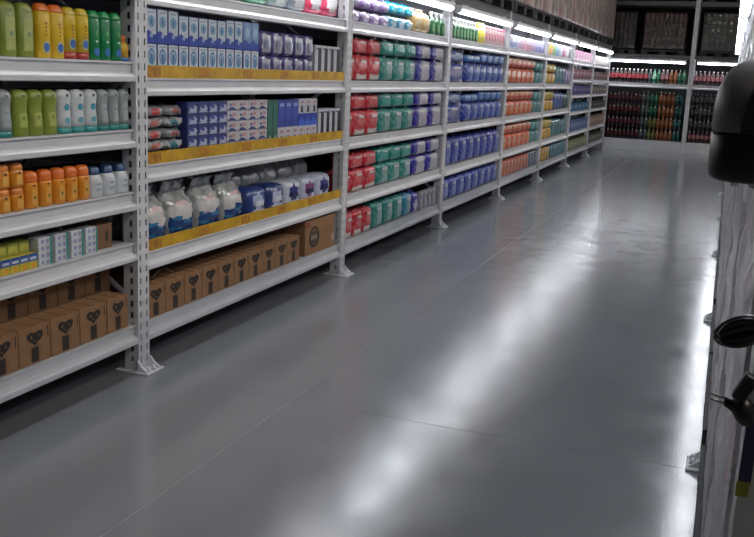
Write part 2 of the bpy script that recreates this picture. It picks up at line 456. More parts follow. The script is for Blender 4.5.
def carton(name, w, d, h, col, prints=(), cat='carton', side=None):
    """chamfered folding box; prints: list of (part name, [(shape, args, colour)]) in fractions of the front face"""
    P = Proto(name, cat); mb = MB(); m = col if not isinstance(col, str) else cm(col, .45, .1)
    mb.cbox(-d/2, d/2, -w/2, w/2, 0, h, m, min(.0025, w*.05)); P.add('box', mb)
    x = d/2+.0005
    for k, (pn, shapes) in enumerate(prints):
        for q, sh in enumerate(shapes):
            mb = MB(); xx = x + .0003*k + .00025*q
            c = sh[-1]; c = cm(c, .45) if isinstance(c, str) else c
            if sh[0] == 'r': rect(mb, xx, (sh[1]-.5)*w, (sh[2]-.5)*w, sh[3]*h, sh[4]*h, c)
            elif sh[0] == 'd': disc(mb, xx, (sh[1]-.5)*w, sh[2]*h, sh[3]*w, sh[4]*h, c)
            elif sh[0] == 'o': disc(mb, xx, (sh[1]-.5)*w, sh[2]*h, sh[3]*w, sh[4]*h, c, hole=.62)
            elif sh[0] == 'p': mb.poly([(xx, (a-.5)*w, b*h) for a, b in sh[1]], c)
            P.add(pn, mb)
    return P
FX = -2.533                                             # front plane of goods on the left rack
YK = 2.532/2.56
def at(P, label, y, z, d, group, back=0, sc=(1, 1, 1), rz=0): return P.put(label, (FX-back-d*sc[0]/2, y*(1 if P.cat == 'bottle' and y < 3.7 else YK), z+.0005), rz=rz, group=group, sc=sc)
ZB1 = [b for a, b in LV1]; ZB = [b for a, b in LV]; ZB7 = [b for a, b in LV7]

# ------------------------------------------------------------------ nearest bay
VT = lambda c: [('rect', -.14, .14, .62, .66, c, 'lettering'), ('rect', -.12, .12, .55, .58, c, 'lettering'), ('rect', -.13, .13, .48, .51, c, 'lettering'), ('rect', -.11, .11, .41, .44, c, 'lettering')]
B_lime = bottle('shampoo_bottle', .092, .203, ROUND, '#7d8a34', prints=[('rect', -.55, .55, .12, .72, '#a2ab62', 'label'), ('disc', .84, .10, .018, '#39431c', 'emblem'), ('disc', .42, .22, .05, '#6f8a6c', 'emblem', .0022)])
B_yelor = bottle('sunscreen_bottle', .082, .208, SLIM, '#d9b42a', '#d8702c', .86, prints=[('disc', .20, .52, .115, '#c3c79a', 'emblem_ring'), ('disc', .20, .40, .085, '#2f5fae', 'emblem', .0024)] + VT('#8d4a1c'))
B_yelred = bottle('sunscreen_bottle', .078, .205, SLIM, '#d7b722', '#c9b12e', .86, base='#9b2b20', prints=[('disc', .30, .52, .11, '#b7c194', 'emblem_ring'), ('disc', .30, .42, .085, '#3161ad', 'emblem', .0024)] + VT('#8d4a1c'))
B_green = bottle('sunscreen_bottle', .072, .203, SLIM, '#137a45', '#1a8a50', .86, prints=[('disc', .17, .5, .085, '#2b66b0', 'emblem'), ('rect', -.2, .2, .80, .84, '#c8d8cc', 'lettering'), ('rect', -.18, .12, .50, .60, '#6fae5b', 'leaf_print'), ('rect', -.2, .2, .36, .40, '#c2d6c4', 'lettering')])
B_smally = bottle('small_bottle', .058, .112, [(0, .9), (.04, 1), (.55, 1), (.68, .8), (.74, .42), (.84, .40), (.86, .5), (1, .42)], '#d0a021', '#dd6c22', .74, base='#2c5ea4')
for n in range(9):
    at(B_lime, 'pale lime rounded shampoo bottle, %s from right, top bottle row, nearest bay' % ORD[n], 2.996-n*.0965, ZB1[1], .068, 'lime bottles on the top row')
for n, y in enumerate((3.095, 3.177)): at(B_yelor, 'yellow bottle with %s orange cap and blue emblem, nearest bay' % ['left', 'right'][n], y, ZB1[1], .06, 'yellow bottles on the top row')
for n, y in enumerate((3.255, 3.337)): at(B_yelred, 'all yellow bottle with red base, %s of two, nearest bay' % ['left', 'right'][n], y, ZB1[1], .058, 'yellow bottles on the top row')
for n, y in enumerate((3.413, 3.487, 3.567)): at(B_green, 'slim dark green bottle, %s from left, on the top row' % ORD[n], y, ZB1[1], .054, 'green bottles on the top row')
at(B_smally, 'small yellow bottle with orange cap beside the first upright', 3.622, ZB1[1], .044, 'yellow bottles on the top row')

B_lime2 = bottle('shampoo_bottle', .084, .178, WAIST, '#84933a', prints=[('disc', .87, .20, .03, '#3f4a16', 'emblem'), ('rect', -.5, .5, .2, .5, '#a4ae58', 'label'), ('disc', .4, .26, .05, '#7e8e3e', 'emblem', .0022)])
B_white = bottle('conditioner_bottle', .084, .178, WAIST, '#c9ced2', base='#2c8d8e', prints=[('disc', .87, .22, .035, '#3c4348', 'emblem'), ('disc', .60, .40, .08, '#3c8fa6', 'emblem', .002), ('disc', .30, .42, .07, '#5d9bab', 'emblem', .002)])
B_clear = bottle('conditioner_bottle', .084, .178, WAIST, '#8d9798', base='#25817f', prints=[('disc', .87, .16, .028, '#3a4144', 'emblem'), ('rect', -.5, .5, .22, .66, '#98a2a4', 'label'), ('rect', -.3, .3, .50, .54, '#6d8590', 'lettering')])
seq = [(B_clear, 'grey clear bottle with teal base left of lime ones, %s from right' % ORD[n], 2.862-n*.089) for n in range(8)]
for n, y in enumerate((2.952, 3.036, 3.121)): seq.append((B_lime2, 'lime green waisted bottle, %s from left, second bottle row' % ORD[n], y))
for n, y in enumerate((3.209, 3.295, 3.381)): seq.append((B_white, 'white waisted bottle with teal emblems, %s from left, second bottle row' % ORD[n], y))
for n, y in enumerate((3.463, 3.540, 3.614)): seq.append((B_clear, 'grey clear bottle right of the white ones, %s from left, second row' % ORD[n], y))
for P, l, y in seq: at(P, l, y, ZB1[2], .06, 'bottles on the second row', sc=(1, .89 if y > 3.43 else 1, 1))

OR = [(0, .88), (.03, 1), (.58, 1), (.66, .96), (.70, .90), (.86, .92), (.94, .84), (1, .55)]
B_or = bottle('lotion_bottle', .076, .146, OR, '#d98a1c', '#d96f28', .70, prints=[('rect', -.4, .4, .1, .52, '#dba048', 'label'), ('disc', .62, .2, .03, '#5a3a12', 'emblem'), ('disc', .3, .18, .05, '#5d6a2a', 'emblem', .002)])
B_orjar = bottle('lotion_jar', .072, .092, OR, '#d98a1c', '#cf7a2c', .72, prints=[('rect', -.45, .45, .12, .5, '#dda450', 'label'), ('disc', .6, .22, .06, '#5a3a12', 'emblem')])
for n in range(10):
    for r in range(2): at(B_orjar, 'squat orange jar, %s from right, %s of its pair, nearest bay' % (ORD[n], ['lower', 'upper'][r]), 2.918-n*.0765, ZB1[3]+r*.093, .054, 'stacked orange jars')
for n, y in enumerate((2.998, 3.082, 3.163, 3.243, 3.322)): at(B_or, 'tall orange bottle, %s from left, third bottle row, nearest bay' % ORD[n], y, ZB1[3], .056, 'orange bottles')
B_wb = bottle('cream_bottle', .092, .132, [(0, .9), (.04, 1), (.5, 1), (.66, .86), (.74, .72), (.95, .66), (1, .5)], '#c3c7cc', '#24466e', .74, prints=[('rect', -.4, .4, .2, .3, '#9aa3b0', 'lettering'), ('rect', -.3, .3, .4, .46, '#7f93ad', 'lettering')])
for n, y in enumerate((3.408, 3.503, 3.600)): at(B_wb, 'white squat bottle with navy cap, %s from left, nearest bay' % ORD[n], y, ZB1[3], .068, 'white bottles with navy caps')

C_by = carton('soap_carton', .049, .09, .062, '#c3b441', [('print', [('r', 0, 1, .52, 1, '#27509a'), ('r', .12, .88, .62, .80, '#b8c4d6')]), ('fruit_print', [('d', .5, .24, .3, .18, '#d39a2b')])])
C_yg = carton('soap_carton', .062, .05, .05, '#8f9440', [('print', [('r', .12, .88, .25, .75, '#b3ae4a')])])
for n in range(18):
    at(C_by, 'blue and yellow soap carton, %s from right, nearest bay soap shelf' % ORD[n], 3.009-n*.0515, ZB1[4], .09, 'blue and yellow soap cartons')
for n in range(14):
    at(C_yg, 'olive yellow soap carton on top of the blue ones, %s from right' % ORD[n], 2.995-n*.065, ZB1[4]+.0625, .05, 'olive soap cartons', back=.03)
C_soap = carton('soap_carton', .078, .055, .0285, '#c0c6cc', [('print', [('d', .3, .5, .13, .32, '#8d8fb8'), ('d', .7, .5, .13, .32, '#9a93b4')]), ('band', [('r', .86, 1, 0, 1, '#2f8f83')])])
for n, y in enumerate((3.082, 3.186, 3.288, 3.385)):
    for r in range(4): at(C_soap, 'white soap carton with lilac dots, %s column, %s from bottom, nearest bay' % (ORD[n], ORD[r]), y, ZB1[4]+r*.0288, .055, 'stacked white soap cartons')
C_brn = carton('brown_carton', .12, .1, .112, CARD2, [('print', [('r', .6, .75, .3, .7, PRINTK)])])
at(C_brn, 'small brown carton right of the white soap stacks', 3.500, ZB1[4], .1, 'brown cartons', back=.02)

def big_carton(w, d, h, badge=True):
    P = Proto('cardboard_carton', 'carton')
    mb = MB(); mb.cbox(-d/2, d/2, -w/2, w/2, 0, h, CARD, .003); P.add('box', mb)
    t = MB(); t.box(-d/2+.004, d/2+.0006, -.004, .004, h-.0005, h+.0006, CARD2); P.add('top_seam', t)
    x = d/2+.0006; s = min(w, h*1.1)
    b = MB(); zc = h*.70                                  # heart-shaped badge: two lobes and a point
    pts = []
    for j in range(24):
        a = 2*math.pi*j/24
        pts.append((16*math.sin(a)**3/16, (13*math.cos(a)-5*math.cos(2*a)-2*math.cos(3*a)-math.cos(4*a))/16))
    for j in range(24):
        k = (j+1) % 24
        b.poly([(x, pts[k][0]*s*.29*q, zc+pts[k][1]*s*.20*q) if e else (x, pts[j][0]*s*.29*q, zc+pts[j][1]*s*.20*q) for e, q in ((0, 1), (0, .52), (1, .52), (1, 1))], PRINTK)
    P.add('badge_print', b)
    l = MB(); rect(l, x, -s*.10, s*.12, zc-.012*h/.16, zc+.02*h/.16, PRINTK); P.add('badge_lettering', l)
    k = MB(); rect(k, x, -s*.14, s*.12, h*.05, h*.45, mat('carton_print_grey', '#2f2722', .7)); P.add('bottle_print', k)
    f = MB(); rect(f, x, w*.40, w*.43, h*.62, h*.9, PRINTK); P.add('handling_mark', f)
    return P
K1 = big_carton(.188, .12, .158)
for n, y in enumerate([3.570]+[3.388-i*.192 for i in range(8)]):
    at(K1, 'brown carton with dark heart badge, %s from right, front row, nearest bay' % ORD[n], y, ZB1[5], .12, 'cartons on the lowest shelf', sc=(1, .99 if n else .86, 1))
for n in range(9):
    for r in range(2):
        at(K1, 'brown carton in the %s back row, %s from right, nearest bay' % (['lower', 'upper'][r], ORD[n]), 3.60-n*.192, ZB1[5]+r*.1592, .12, 'cartons behind on the lowest shelf', back=.13)

# ------------------------------------------------------------------ second bay
def wave(h0, amp, n=10, top=1.0, ph=0): return [(0, 0)] + [(1, 0)] + [(1-i/n, h0+amp*math.sin(2*math.pi*(1-i/n)+ph)) for i in range(n+1)]
C_tpl = carton('toothpaste_carton', .089, .10, .158, '#1c2f78', [('front_panel', [('r', .05, .95, .02, .97, '#bcc5cf')]), ('print', [('o', .5, .62, .32, .24, '#4f7fa6'), ('d', .5, .60, .15, .13, '#3a6a9c'), ('r', .2, .8, .88, .92, '#7d8798')])])
C_tpu = carton('toothpaste_carton', .089, .10, .148, '#1c2f78', [('front_panel', [('r', .05, .95, .02, .98, '#b7c1cc')]), ('wave_print', [('p', wave(.30, .06), '#1d3a97')]), ('print', [('o', .5, .62, .30, .17, '#5f8fae'), ('d', .5, .62, .14, .10, '#3a6c9e'), ('d', .5, .22, .14, .07, '#8fa4cc'), ('r', .22, .78, .86, .90, '#8a95a6')])])
zb = ZB[1]
for n in range(10):
    y = 3.858 + n*.0935
    at(C_tpl, 'white toothpaste carton with blue top band, %s from left, lower row' % ORD[n], y, zb, .10, 'toothpaste cartons')
    at(C_tpu, 'toothpaste carton with blue wave, %s from left, upper row' % ORD[n], y, zb+.1585, .10, 'toothpaste cartons', sc=(1, 1, 1.06 if n < 3 else (.94 if n < 8 else 1.0)))
C_tpb = carton('toothpaste_carton', .089, .10, .165, '#6f8fba', [('wave_print', [('p', wave(.30, .06), '#1f3f9f')]), ('print', [('d', .5, .6, .3, .2, '#93aac4')])])
for n in range(2):
    y = 4.80+n*.0935
    at(C_tpl, 'white toothpaste carton left of the glossy packs, %s of two' % ['left', 'right'][n], y, zb, .10, 'toothpaste cartons')
    at(C_tpb, 'blue toothpaste carton above the lower row, %s of two' % ['left', 'right'][n], y, zb+.1585, .10, 'toothpaste cartons', sc=(1, 1, .90))
def blister(name, w, d, h, body, panel, spot):
    P = Proto(name, 'pack'); mb = MB()
    soft(mb, w, d, h, cm(body, .18, .8), n=7, bulge=.05, res=(3, 7, 8), wr=.003, seed=3, paint=lambda u, v: cm(panel, .15, .9) if .15 < u < .9 and .12 < v < .9 else None); P.add('body', mb)
    b = MB(); disc(b, d/2*1.06+.004, 0, h*.45, w*.2, h*.2, cm(spot, .25, .5)); P.add('emblem', b); return P
C_bl = blister('brush_pack', .145, .08, .138, '#453a78', '#9798a8', '#6c6d92')
for n, y in enumerate((5.045, 5.195, 5.345, 5.495, 5.645)):
    for r in range(2): at(C_bl, 'glossy purple and silver pack, %s from left, %s row, second bay' % (ORD[n], ['lower', 'upper'][r]), y, zb+r*.137, .09, 'glossy purple packs')
C_st = carton('striped_carton', .088, .10, .222, '#b6b8c0', [('stripe', [('r', .46, 1, 0, .93, '#211f2a')]), ('print', [('r', .1, .5, .88, .93, '#5a4f8a')])])
for n in range(4): at(C_st, 'tall white carton with dark stripe, %s from left, toothpaste shelf' % ORD[n], 5.782+n*.105, zb, .10, 'striped cartons', sc=(1, 1.1, 1))
# top shelf of the second bay
def bagpack(name, w, d, h, body, panel, pinch=.5, coat=.6, seed=2, n=5, top=None, cat='pack'):
    P = Proto(name, cat); mb = MB(); c1 = cm(body, .28, coat); c2 = cm(panel, .28, coat); c3 = cm(top, .2, coat) if top else None
    def paint(u, v):
        if c3 and v > .72: return c3
        return c2 if abs(u-.5) < .34 and .12 < v < .62 and (u-.5)**2/.12+(v-.38)**2/.08 < 1 else None
    soft(mb, w, d, h, c1, n=n, bulge=.10, res=(3, 8, 8), wr=.006, seed=seed, paint=paint, pinch=pinch); P.add('body', mb)
    t = MB(); nn = 7; R = [[], [], []]
    for i in range(nn):
        y = (i/(nn-1)-.5)*w*.84; o = .006*math.sin(i*2.1+seed)
        R[0].append((o, y, h*.97)); R[1].append((o*1.5+.003, y*.97, h*1.03)); R[2].append((o*2, y*.95, h*1.07))
    t.rings(R, c3 or c1, cap0=False, cap1=False, closed=False); P.add('crimp', t); return P
cols = ['#c8a63c', '#b98a4a', '#c9b86a', '#4a9a6a', '#3f7f5c', '#8c9a9c', '#757e88', '#c8385c', '#c23a5e']
nm = ['golden yellow', 'tan', 'pale yellow', 'mint green', 'deep green', 'grey', 'slate grey', 'crimson', 'crimson']
for n, c in enumerate(cols):
    P = bagpack('snack_bag', .24, .14, .22, c, '#cfcfd2', seed=n)
    at(P, '%s soft pack, %s from left, top shelf of second bay' % (nm[n], ORD[n]), 3.935+n*.259, ZB[0], .16, 'soft packs on the top shelf of second bay')

zb = ZB[2]
C_bag = []
for n, (a, b) in enumerate((('#8f9296', '#b0474a'), ('#9a9ca0', '#2c6b78'), ('#a3a4a8', '#a8605c'), ('#7d8186', '#8e3438'))):
    P = Proto('soft_bag', 'bag'); mb = MB(); c2 = cm(b, .3, .5)
    soft(mb, .158, .13, .049, cm(a, .3, .6), n=3.6, bulge=.1, res=(4, 8, 4), wr=.009, seed=20+n, paint=lambda u, v, c2=c2: c2 if .3 < u < .6 and .25 < v < .8 else None); P.add('body', mb)
    e = MB(); e.box(-.05, .05, .074, .083, .022, .026, cm(a, .3, .6)); P.add('crimp', e); C_bag.append(P)
for r in range(5):
    for c in range(2): at(C_bag[(r*2+c*3) % 4], 'crumpled grey soap bag, %s of its row, %s row from bottom' % (['left', 'right'][c], ORD[r]), 3.905+c*.172+.006*math.sin(r*2+c), zb+r*.0545, .13, 'crumpled soap bags', back=.012, rz=.07*math.sin(3*r+2*c))
C_blu = carton('soap_carton', .100, .07, .0565, '#2d3570', [('print', [('d', .55, .42, .36, .30, '#a9adc4'), ('d', .45, .55, .20, .20, '#3b478c'), ('r', .1, .9, .04, .20, '#9ea4ba')])])
for c in range(4):
    for r in range(5): at(C_blu, 'navy and silver soap carton, %s column, %s from bottom, second bay' % (ORD[c], ORD[r]), 4.225+c*.103, zb+r*.0568, .07, 'navy soap cartons')
C_wr = carton('soap_carton', .118, .07, .0565, '#b8b3b5', [('print', [('p', [(0, .05), (.5, .1), (1, .05), (.6, .38), (.3, .42)], '#2b3f78'), ('d', .6, .68, .25, .18, '#b58a90'), ('d', .3, .62, .12, .14, '#4d5f8e')])])
for c in range(4):
    for r in range(5): at(C_wr, 'white soap carton with pink and navy print, %s column, %s from bottom' % (ORD[c], ORD[r]), 4.640+c*.121, zb+r*.0568, .07, 'white and pink soap cartons')
C_gr = carton('soap_carton', .069, .07, .235, '#2b5a50', [('print', [('r', .15, .85, .35, .9, '#33685c')]), ('leaf_print', [('p', [(.1, .05), (.9, .05), (.6, .28), (.3, .22)], '#8fae9a')])])
for c in range(2): at(C_gr, 'tall dark green carton, %s of two, second bay' % ['left', 'right'][c], 5.101+c*.072, zb, .07, 'green cartons', sc=(1, 1, 1.2))
C_wl = carton('detergent_carton', .094, .07, .115, '#b3b2ba', [('print', [('p', [(.28, .1), (.72, .1), (.62, .55), (.38, .55)], '#23243a'), ('d', .5, .78, .28, .10, '#a37f88')])])
for c in range(6): at(C_wl, 'white carton with dark bottle print, %s from left, bottom row' % ORD[c], 5.257+c*.0965, zb, .07, 'white cartons with bottle print')
C_vi = carton('detergent_carton', .094, .07, .165, '#2f3f93', [('print', [('r', .1, .9, .3, .7, '#3a4ba6'), ('r', .2, .8, .75, .88, '#8d95c8')])])
for c in range(3): at(C_vi, 'violet blue carton on the white ones, %s from left' % ORD[c], 5.257+c*.0965, zb+.1155, .07, 'violet blue cartons')
C_vl = carton('detergent_carton', .094, .07, .075, '#263a9c', [('print', [('p', [(0, .2), (.5, .7), (1, .3), (1, 0), (0, 0)], '#3c5cc0')])])
for c in range(3):
    at(C_vl, 'low royal blue carton over the white row, %s from left' % ORD[c], 5.547+c*.0965, zb+.1155, .07, 'royal blue cartons')
    at(C_wl, 'white carton with dark bottle print, %s of the upper three' % ORD[c], 5.547+c*.0965, zb+.191, .07, 'white cartons with bottle print', sc=(1, 1, .80))
for n in range(4): at(C_st, 'tall white carton with dark stripe, %s from left, soap shelf' % ORD[n], 5.858+n*.096, zb, .10, 'striped cartons', sc=(1, 1, .95))

zb = ZB[3]
FILM = mat('clear_bag_film', '#8f9193', .22, .25, 18, coat=.7, bump=.5, bscale=35, col2='#adb0b2')
for n, (y, w, ht) in enumerate(((3.915, .205, .295), (4.155, .255, .30), (4.435, .245, .295), (4.70, .235, .29))):
    P = Proto('cotton_bag', 'bag'); mb = MB()
    bl = cm('#163a72', .25, .6); tl = cm('#2c6f96', .25, .6); pk = cm('#b58d90', .35, .3); wh = cm('#b9b6b4', .4, .4)
    def paint(u, v, n=n):
        if v < .47 + .06*math.sin(6*u+n): return bl if (math.sin(9*v*3+5*u) < .55) else tl
        if v < .70: return wh
        if v < .82 and .25 < u < .75: return pk
        return None
    soft(mb, w, .16, ht*.86, FILM, n=4.5, bulge=.14, res=(4, 10, 14), wr=.007, seed=40+n, paint=paint, pinch=.55); P.add('body', mb)
    t = MB(); R = [[], [], []]
    for i in range(9):
        yy = (i/8-.5)*w*.8; o = .014*math.sin(i*2.3+n)
        R[0].append((o*.5, yy, ht*.83)); R[1].append((o, yy*.95, ht*.93)); R[2].append((o*1.6+.01, yy*1.02, ht*1.0))
    t.rings(R, FILM, cap0=False, cap1=False, closed=False); P.add('bag_top', t)
    at(P, 'clear bag of white cotton with navy bottom, %s from left, second bay' % ORD[n], y, zb, .19, 'clear cotton bags')
    if n < 4:
        P2 = Proto('cotton_bag', 'bag'); mb = MB(); soft(mb, w*.93, .18, .31, FILM, n=4, bulge=.1, res=(4, 7, 8), wr=.010, seed=60+n, pinch=.4); P2.add('body', mb)
        at(P2, 'plain grey film bag behind the navy bottomed bags, %s from left' % ORD[n], y+.03, zb, .20, 'grey film bags behind', back=.215)
for n, (y, a, b) in enumerate(((4.975, '#2a4080', '#a2aecc'), (5.22, '#24386e', '#aab4d0'), (5.465, '#b7bccb', '#232f70'), (5.71, '#a9b0c4', '#7d3c72'), (5.955, '#aab1c6', '#39307c'))):
    P = Proto('diaper_pack', 'pack'); mb = MB(); ca, cb = cm(a, .3, .5), cm(b, .3, .5); cw = cm('#b9bfd0', .3, .4)
    def paint(u, v, ca=ca, cb=cb, n=n):
        if (u-.5)**2/.10+(v-.58)**2/.07 < 1: return cb
        if v < .32 and u > .25: return cw
        return None
    soft(mb, .226, .15, .188, ca, n=6, bulge=.08, res=(4, 9, 9), wr=.005, seed=80+n, paint=paint); P.add('body', mb)
    l = MB(); rect(l, .15/2*1.09+.006, -.05, .05, .085, .115, cm('#c6cad6' if n < 2 else '#1d2450', .4)); P.add('lettering', l)
    at(P, '%s pack, %s from left of five beside the cotton bags' % (['navy and lilac', 'dark navy', 'white and navy', 'white and plum', 'white and violet'][n], ORD[n]), y, zb, .165, 'printed packs beside the cotton bags')
    P2 = Proto('film_bag', 'bag'); mb = MB(); soft(mb, .222, .17, .305, FILM, n=4, bulge=.1, res=(4, 7, 8), wr=.011, seed=90+n, pinch=.4); P2.add('body', mb)
    at(P2, 'grey film bag behind the printed packs, %s from left' % ORD[n], y+.07, zb, .19, 'grey film bags behind', back=.19)

zb = ZB[4]
K2 = big_carton(.172, .30, .162)
for n in range(10):
    at(K2, 'narrow brown carton with heart badge, %s from left, second bay' % ORD[n], 3.884+n*.177, zb, .30, 'narrow brown cartons')
for n in range(5):
    at(K2, 'brown carton standing in the second back row, %s from left, second bay' % ORD[n], 3.92+n*.30, zb, .30, 'brown cartons behind', back=.31, sc=(1, 1.6, .8))
P = Proto('cardboard_carton', 'carton'); mb = MB(); mb.cbox(-.15, .15, -.245, .245, 0, .235, CARD, .003); P.add('box', mb)
b = MB(); disc(b, .1506, -.10, .115, .085, .072, PRINTK, 20, hole=.78); disc(b, .1509, -.10, .112, .066, .05, mat('badge_grey', '#4a3f3a', .7), 18); P.add('badge_print', b)
l = MB()
for i in range(5): rect(l, .1512, -.15+i*.02, -.138+i*.02, .10, .128, cm('#a08e7e', .6))
P.add('badge_lettering', l)
f = MB()
for i in range(3): rect(f, .1506, .05, .20-.03*i, .16-i*.02, .165-i*.02, CARD2)
P.add('print', f)
q = MB(); disc(q, .1506, .22, .07, .022, .03, cm('#b49a86', .6)); P.add('sticker', q)
r_ = MB(); r_.box(.1506, .1512, -.235, -.175, .185, .225, cm('#7d2f22', .5)); P.add('red_label', r_)
at(P, 'large brown carton with round dark badge beside the red packs', 5.902, zb, .30, 'large carton')
# loose plastic strap lying on the narrow cartons
mb = MB(); mb.tube([(-2.60, 3.93, zb+.158+.003)]+[(-2.62-.01*math.sin(i), 3.95+.022*i, zb+.161+.035*math.sin(math.pi*i/8)) for i in range(1, 8)]+[(-2.62, 4.13, zb+.161)], .003, cm('#8c7860', .5), 6)
tag(ob('strap_loop', mb), 'loose tan strap looping over the narrow brown cartons', 'strap')

# ------------------------------------------------------------------ diaper packs, third bay on
PK = {}
def pack(w, d, h, body, panel, style, seed=1):
    key = (round(w, 3), round(d, 3), round(h, 3), body, panel, style)
    if key in PK: return PK[key]
    P = Proto('diaper_pack', 'pack'); cb = pm(body); cp = pm(panel); cl = cm('#bfb9b6', .35, .4)
    def paint(u, v):
        if style == 'low': return cl if v < .25 and u > .15 else (cp if (u-.55)**2/.10+(v-.62)**2/.05 < 1 else None)
        if style == 'right': return cp if u > .42 and v > .1 and v < .93 else None
        if style == 'full': return cp if u > .28 and .06 < v < .96 and not (.5 < v < .56) else None
        if style == 'mid': return cp if (u-.5)**2/.09+(v-.5)**2/.12 < 1 else None
        if style == 'top': return cp if v > .5 else None
        if style == 'dots': return cp if (int(u*6)+int(v*7)) % 2 else None
        return None
    mb = MB(); soft(mb, w, d, h, cb, n=6.5, bulge=.07, res=(3, 7, 8), wr=.004, seed=seed, paint=paint); P.add('body', mb)
    t = MB(); x = d/2*1.07+.004
    rect(t, x, -w*.16, w*.22, h*.70, h*.80, cm('#c9c6c8', .35, .3)); P.add('lettering', t)
    f = MB(); f.box(-d*.3, d*.3, -w*.10, w*.10, h-.004, h+.006, cb); P.add('top_fold', f)
    PK[key] = P; return P
RED, REDP = '#bb1c2a', '#c8524e'; TEAL, TEALP = '#057f75', '#80a09c'; PUR, PURP = '#21168c', '#aaa8b2'
def cols_row(bay, lv, name, y0, y1, n, z, h, body, panel, style, row, group, d=.16, gap=.006, small=False):
    w = (y1-y0)/n
    P = pack(w-gap, d, h, body, panel, style, seed=len(PK))
    for i in range(n):
        at(P, '%s, %s from left, %s, %s of %s' % (name, ORD[i], row, SN[lv]+' shelf', BAYN[bay]), y0+w*(i+.5), z, d+.012, group)
B3 = 2
for lv in (1, 2, 3):
    z = ZB[lv]; g = 'red, teal and purple packs'
    hl = .185 if lv < 3 else .17
    cols_row(B3, lv, 'red pack seen edge on', 6.32, 6.45, 1, z, hl, RED, REDP, 'none', 'lower row', g)
    cols_row(B3, lv, 'red pack', 6.46, 7.0, 2, z, hl, RED, REDP, 'low', 'lower row', g)
    cols_row(B3, lv, 'red pack', 6.42, 7.0, 2, z+hl+.009, .105, RED, REDP, 'mid', 'upper row', g)
    cols_row(B3, lv, 'teal pack', 7.01, 7.88, 3, z, hl, TEAL, TEALP, 'right', 'lower row', g)
    cols_row(B3, lv, 'teal pack', 7.01, 7.88, 3, z+hl+.009, .115, TEAL, '#2b948c', 'mid', 'upper row', g)
    cols_row(B3, lv, 'purple pack with white panel', 7.90, 8.735, 2, z, hl, PUR, PURP, 'full', 'lower row', g)
    cols_row(B3, lv, 'purple pack with white panel', 7.90, 8.735, 2, z+hl+.009, .12, PUR, PURP, 'full', 'upper row', g)
z = ZB[4]; g = 'red, teal and purple packs'
cols_row(B3, 4, 'red pack', 6.33, 6.94, 3, z, .195, RED, REDP, 'low', 'single row', g)
cols_row(B3, 4, 'teal pack', 6.95, 7.70, 3, z, .205, TEAL, TEALP, 'right', 'single row', g)
cols_row(B3, 4, 'bright cyan pack', 7.71, 7.95, 1, z, .20, '#0b7fa0', TEALP, 'right', 'single row', g)
LILB = bottle('lilac_bottle', .10, .17, WAIST, '#8d8894', prints=[('rect', -.5, .5, .2, .6, '#a9a5b2', 'label'), ('disc', .87, .25, .04, '#b5b2ba', 'emblem')])
at(bagpack('soft_pack', .16, .12, .19, '#2c2a92', '#b2b0c4', .2, seed=5), 'indigo and white soft pack left of the lilac bottles', 8.06, z, .13, 'packs on the lowest shelf of third bay')
for i in range(4): at(LILB, 'lilac grey bottle, %s from left, lowest shelf of third bay' % ORD[i], 8.25+i*.132, z, .075, 'lilac bottles')
# top shelf, third bay
def rowbags(bay, name, y0, y1, n, z, h, body, panel, top, group, row, d=.16, pinch=.45):
    w = (y1-y0)/n; P = bagpack('soft_pack', w-.008, d, h, body, panel, pinch, .6, seed=len(PK)+n, top=top)
    for i in range(n): at(P, '%s, %s from left, %s of top shelf, %s' % (name, ORD[i], row, BAYN[bay]), y0+w*(i+.5), z, d*1.1, group)
z = ZB[0]; g = 'soft packs on the top shelf of third bay'
rowbags(2, 'lavender soft pack', 6.32, 7.16, 4, z, .09, '#5f4a74', '#9a8ca8', '#a89cb2', g, 'lower row')
rowbags(2, 'pale lavender soft pack', 6.32, 7.16, 4, z+.098, .10, '#74598c', '#a294b2', '#64487e', g, 'upper row')
rowbags(2, 'cyan soft pack', 7.17, 7.76, 3, z, .10, '#2c6a80', '#8aa0aa', '#98a6ac', g, 'lower row')
rowbags(2, 'bright cyan soft pack', 7.17, 7.76, 3, z+.108, .095, '#127a8e', '#58a0ac', '#0c8096', g, 'upper row')
rowbags(2, 'beige soft pack', 7.78, 8.25, 2, z, .19, '#94784a', '#a8946a', '#b4a890', g, 'single row')
DG = bottle('cleaner_bottle', .115, .20, [(0, .95), (.03, 1), (.55, 1), (.70, .75), (.76, .42), (.86, .42), (.88, .5), (1, .45)], '#0e4222', '#b4b8b4', .78, prints=[('rect', -.6, .6, .15, .48, '#5d8a5c', 'label')])
for i in range(3): at(DG, 'dark green bottle with white cap, %s from left, third bay' % ORD[i], 8.34+i*.155, z, .085, 'green cleaner bottles')
for i in range(9): at(DG, 'dark green bottle with white cap, %s from left, fourth bay' % ORD[i], 8.92+i*.122, z, .085, 'green cleaner bottles')
YB = bottle('cleaner_bottle', .12, .21, SLIM, '#a8982a', '#bab450', .8)
for i in range(2): at(YB, 'lemon yellow bottle, %s, right of the green bottles' % ['left', 'right'][i], 10.06+i*.13, z, .088, 'yellow cleaner bottles')
PB = bottle('softener_bottle', .13, .20, WAIST, '#a89494', '#8c3452', .80, prints=[('rect', -.6, .6, .2, .6, '#9a4c62', 'label')])
for i in range(7): at(PB, 'pale bottle with pink label, %s from left, fourth bay' % ORD[i], 10.33+i*.138, z, .095, 'pink softener bottles')

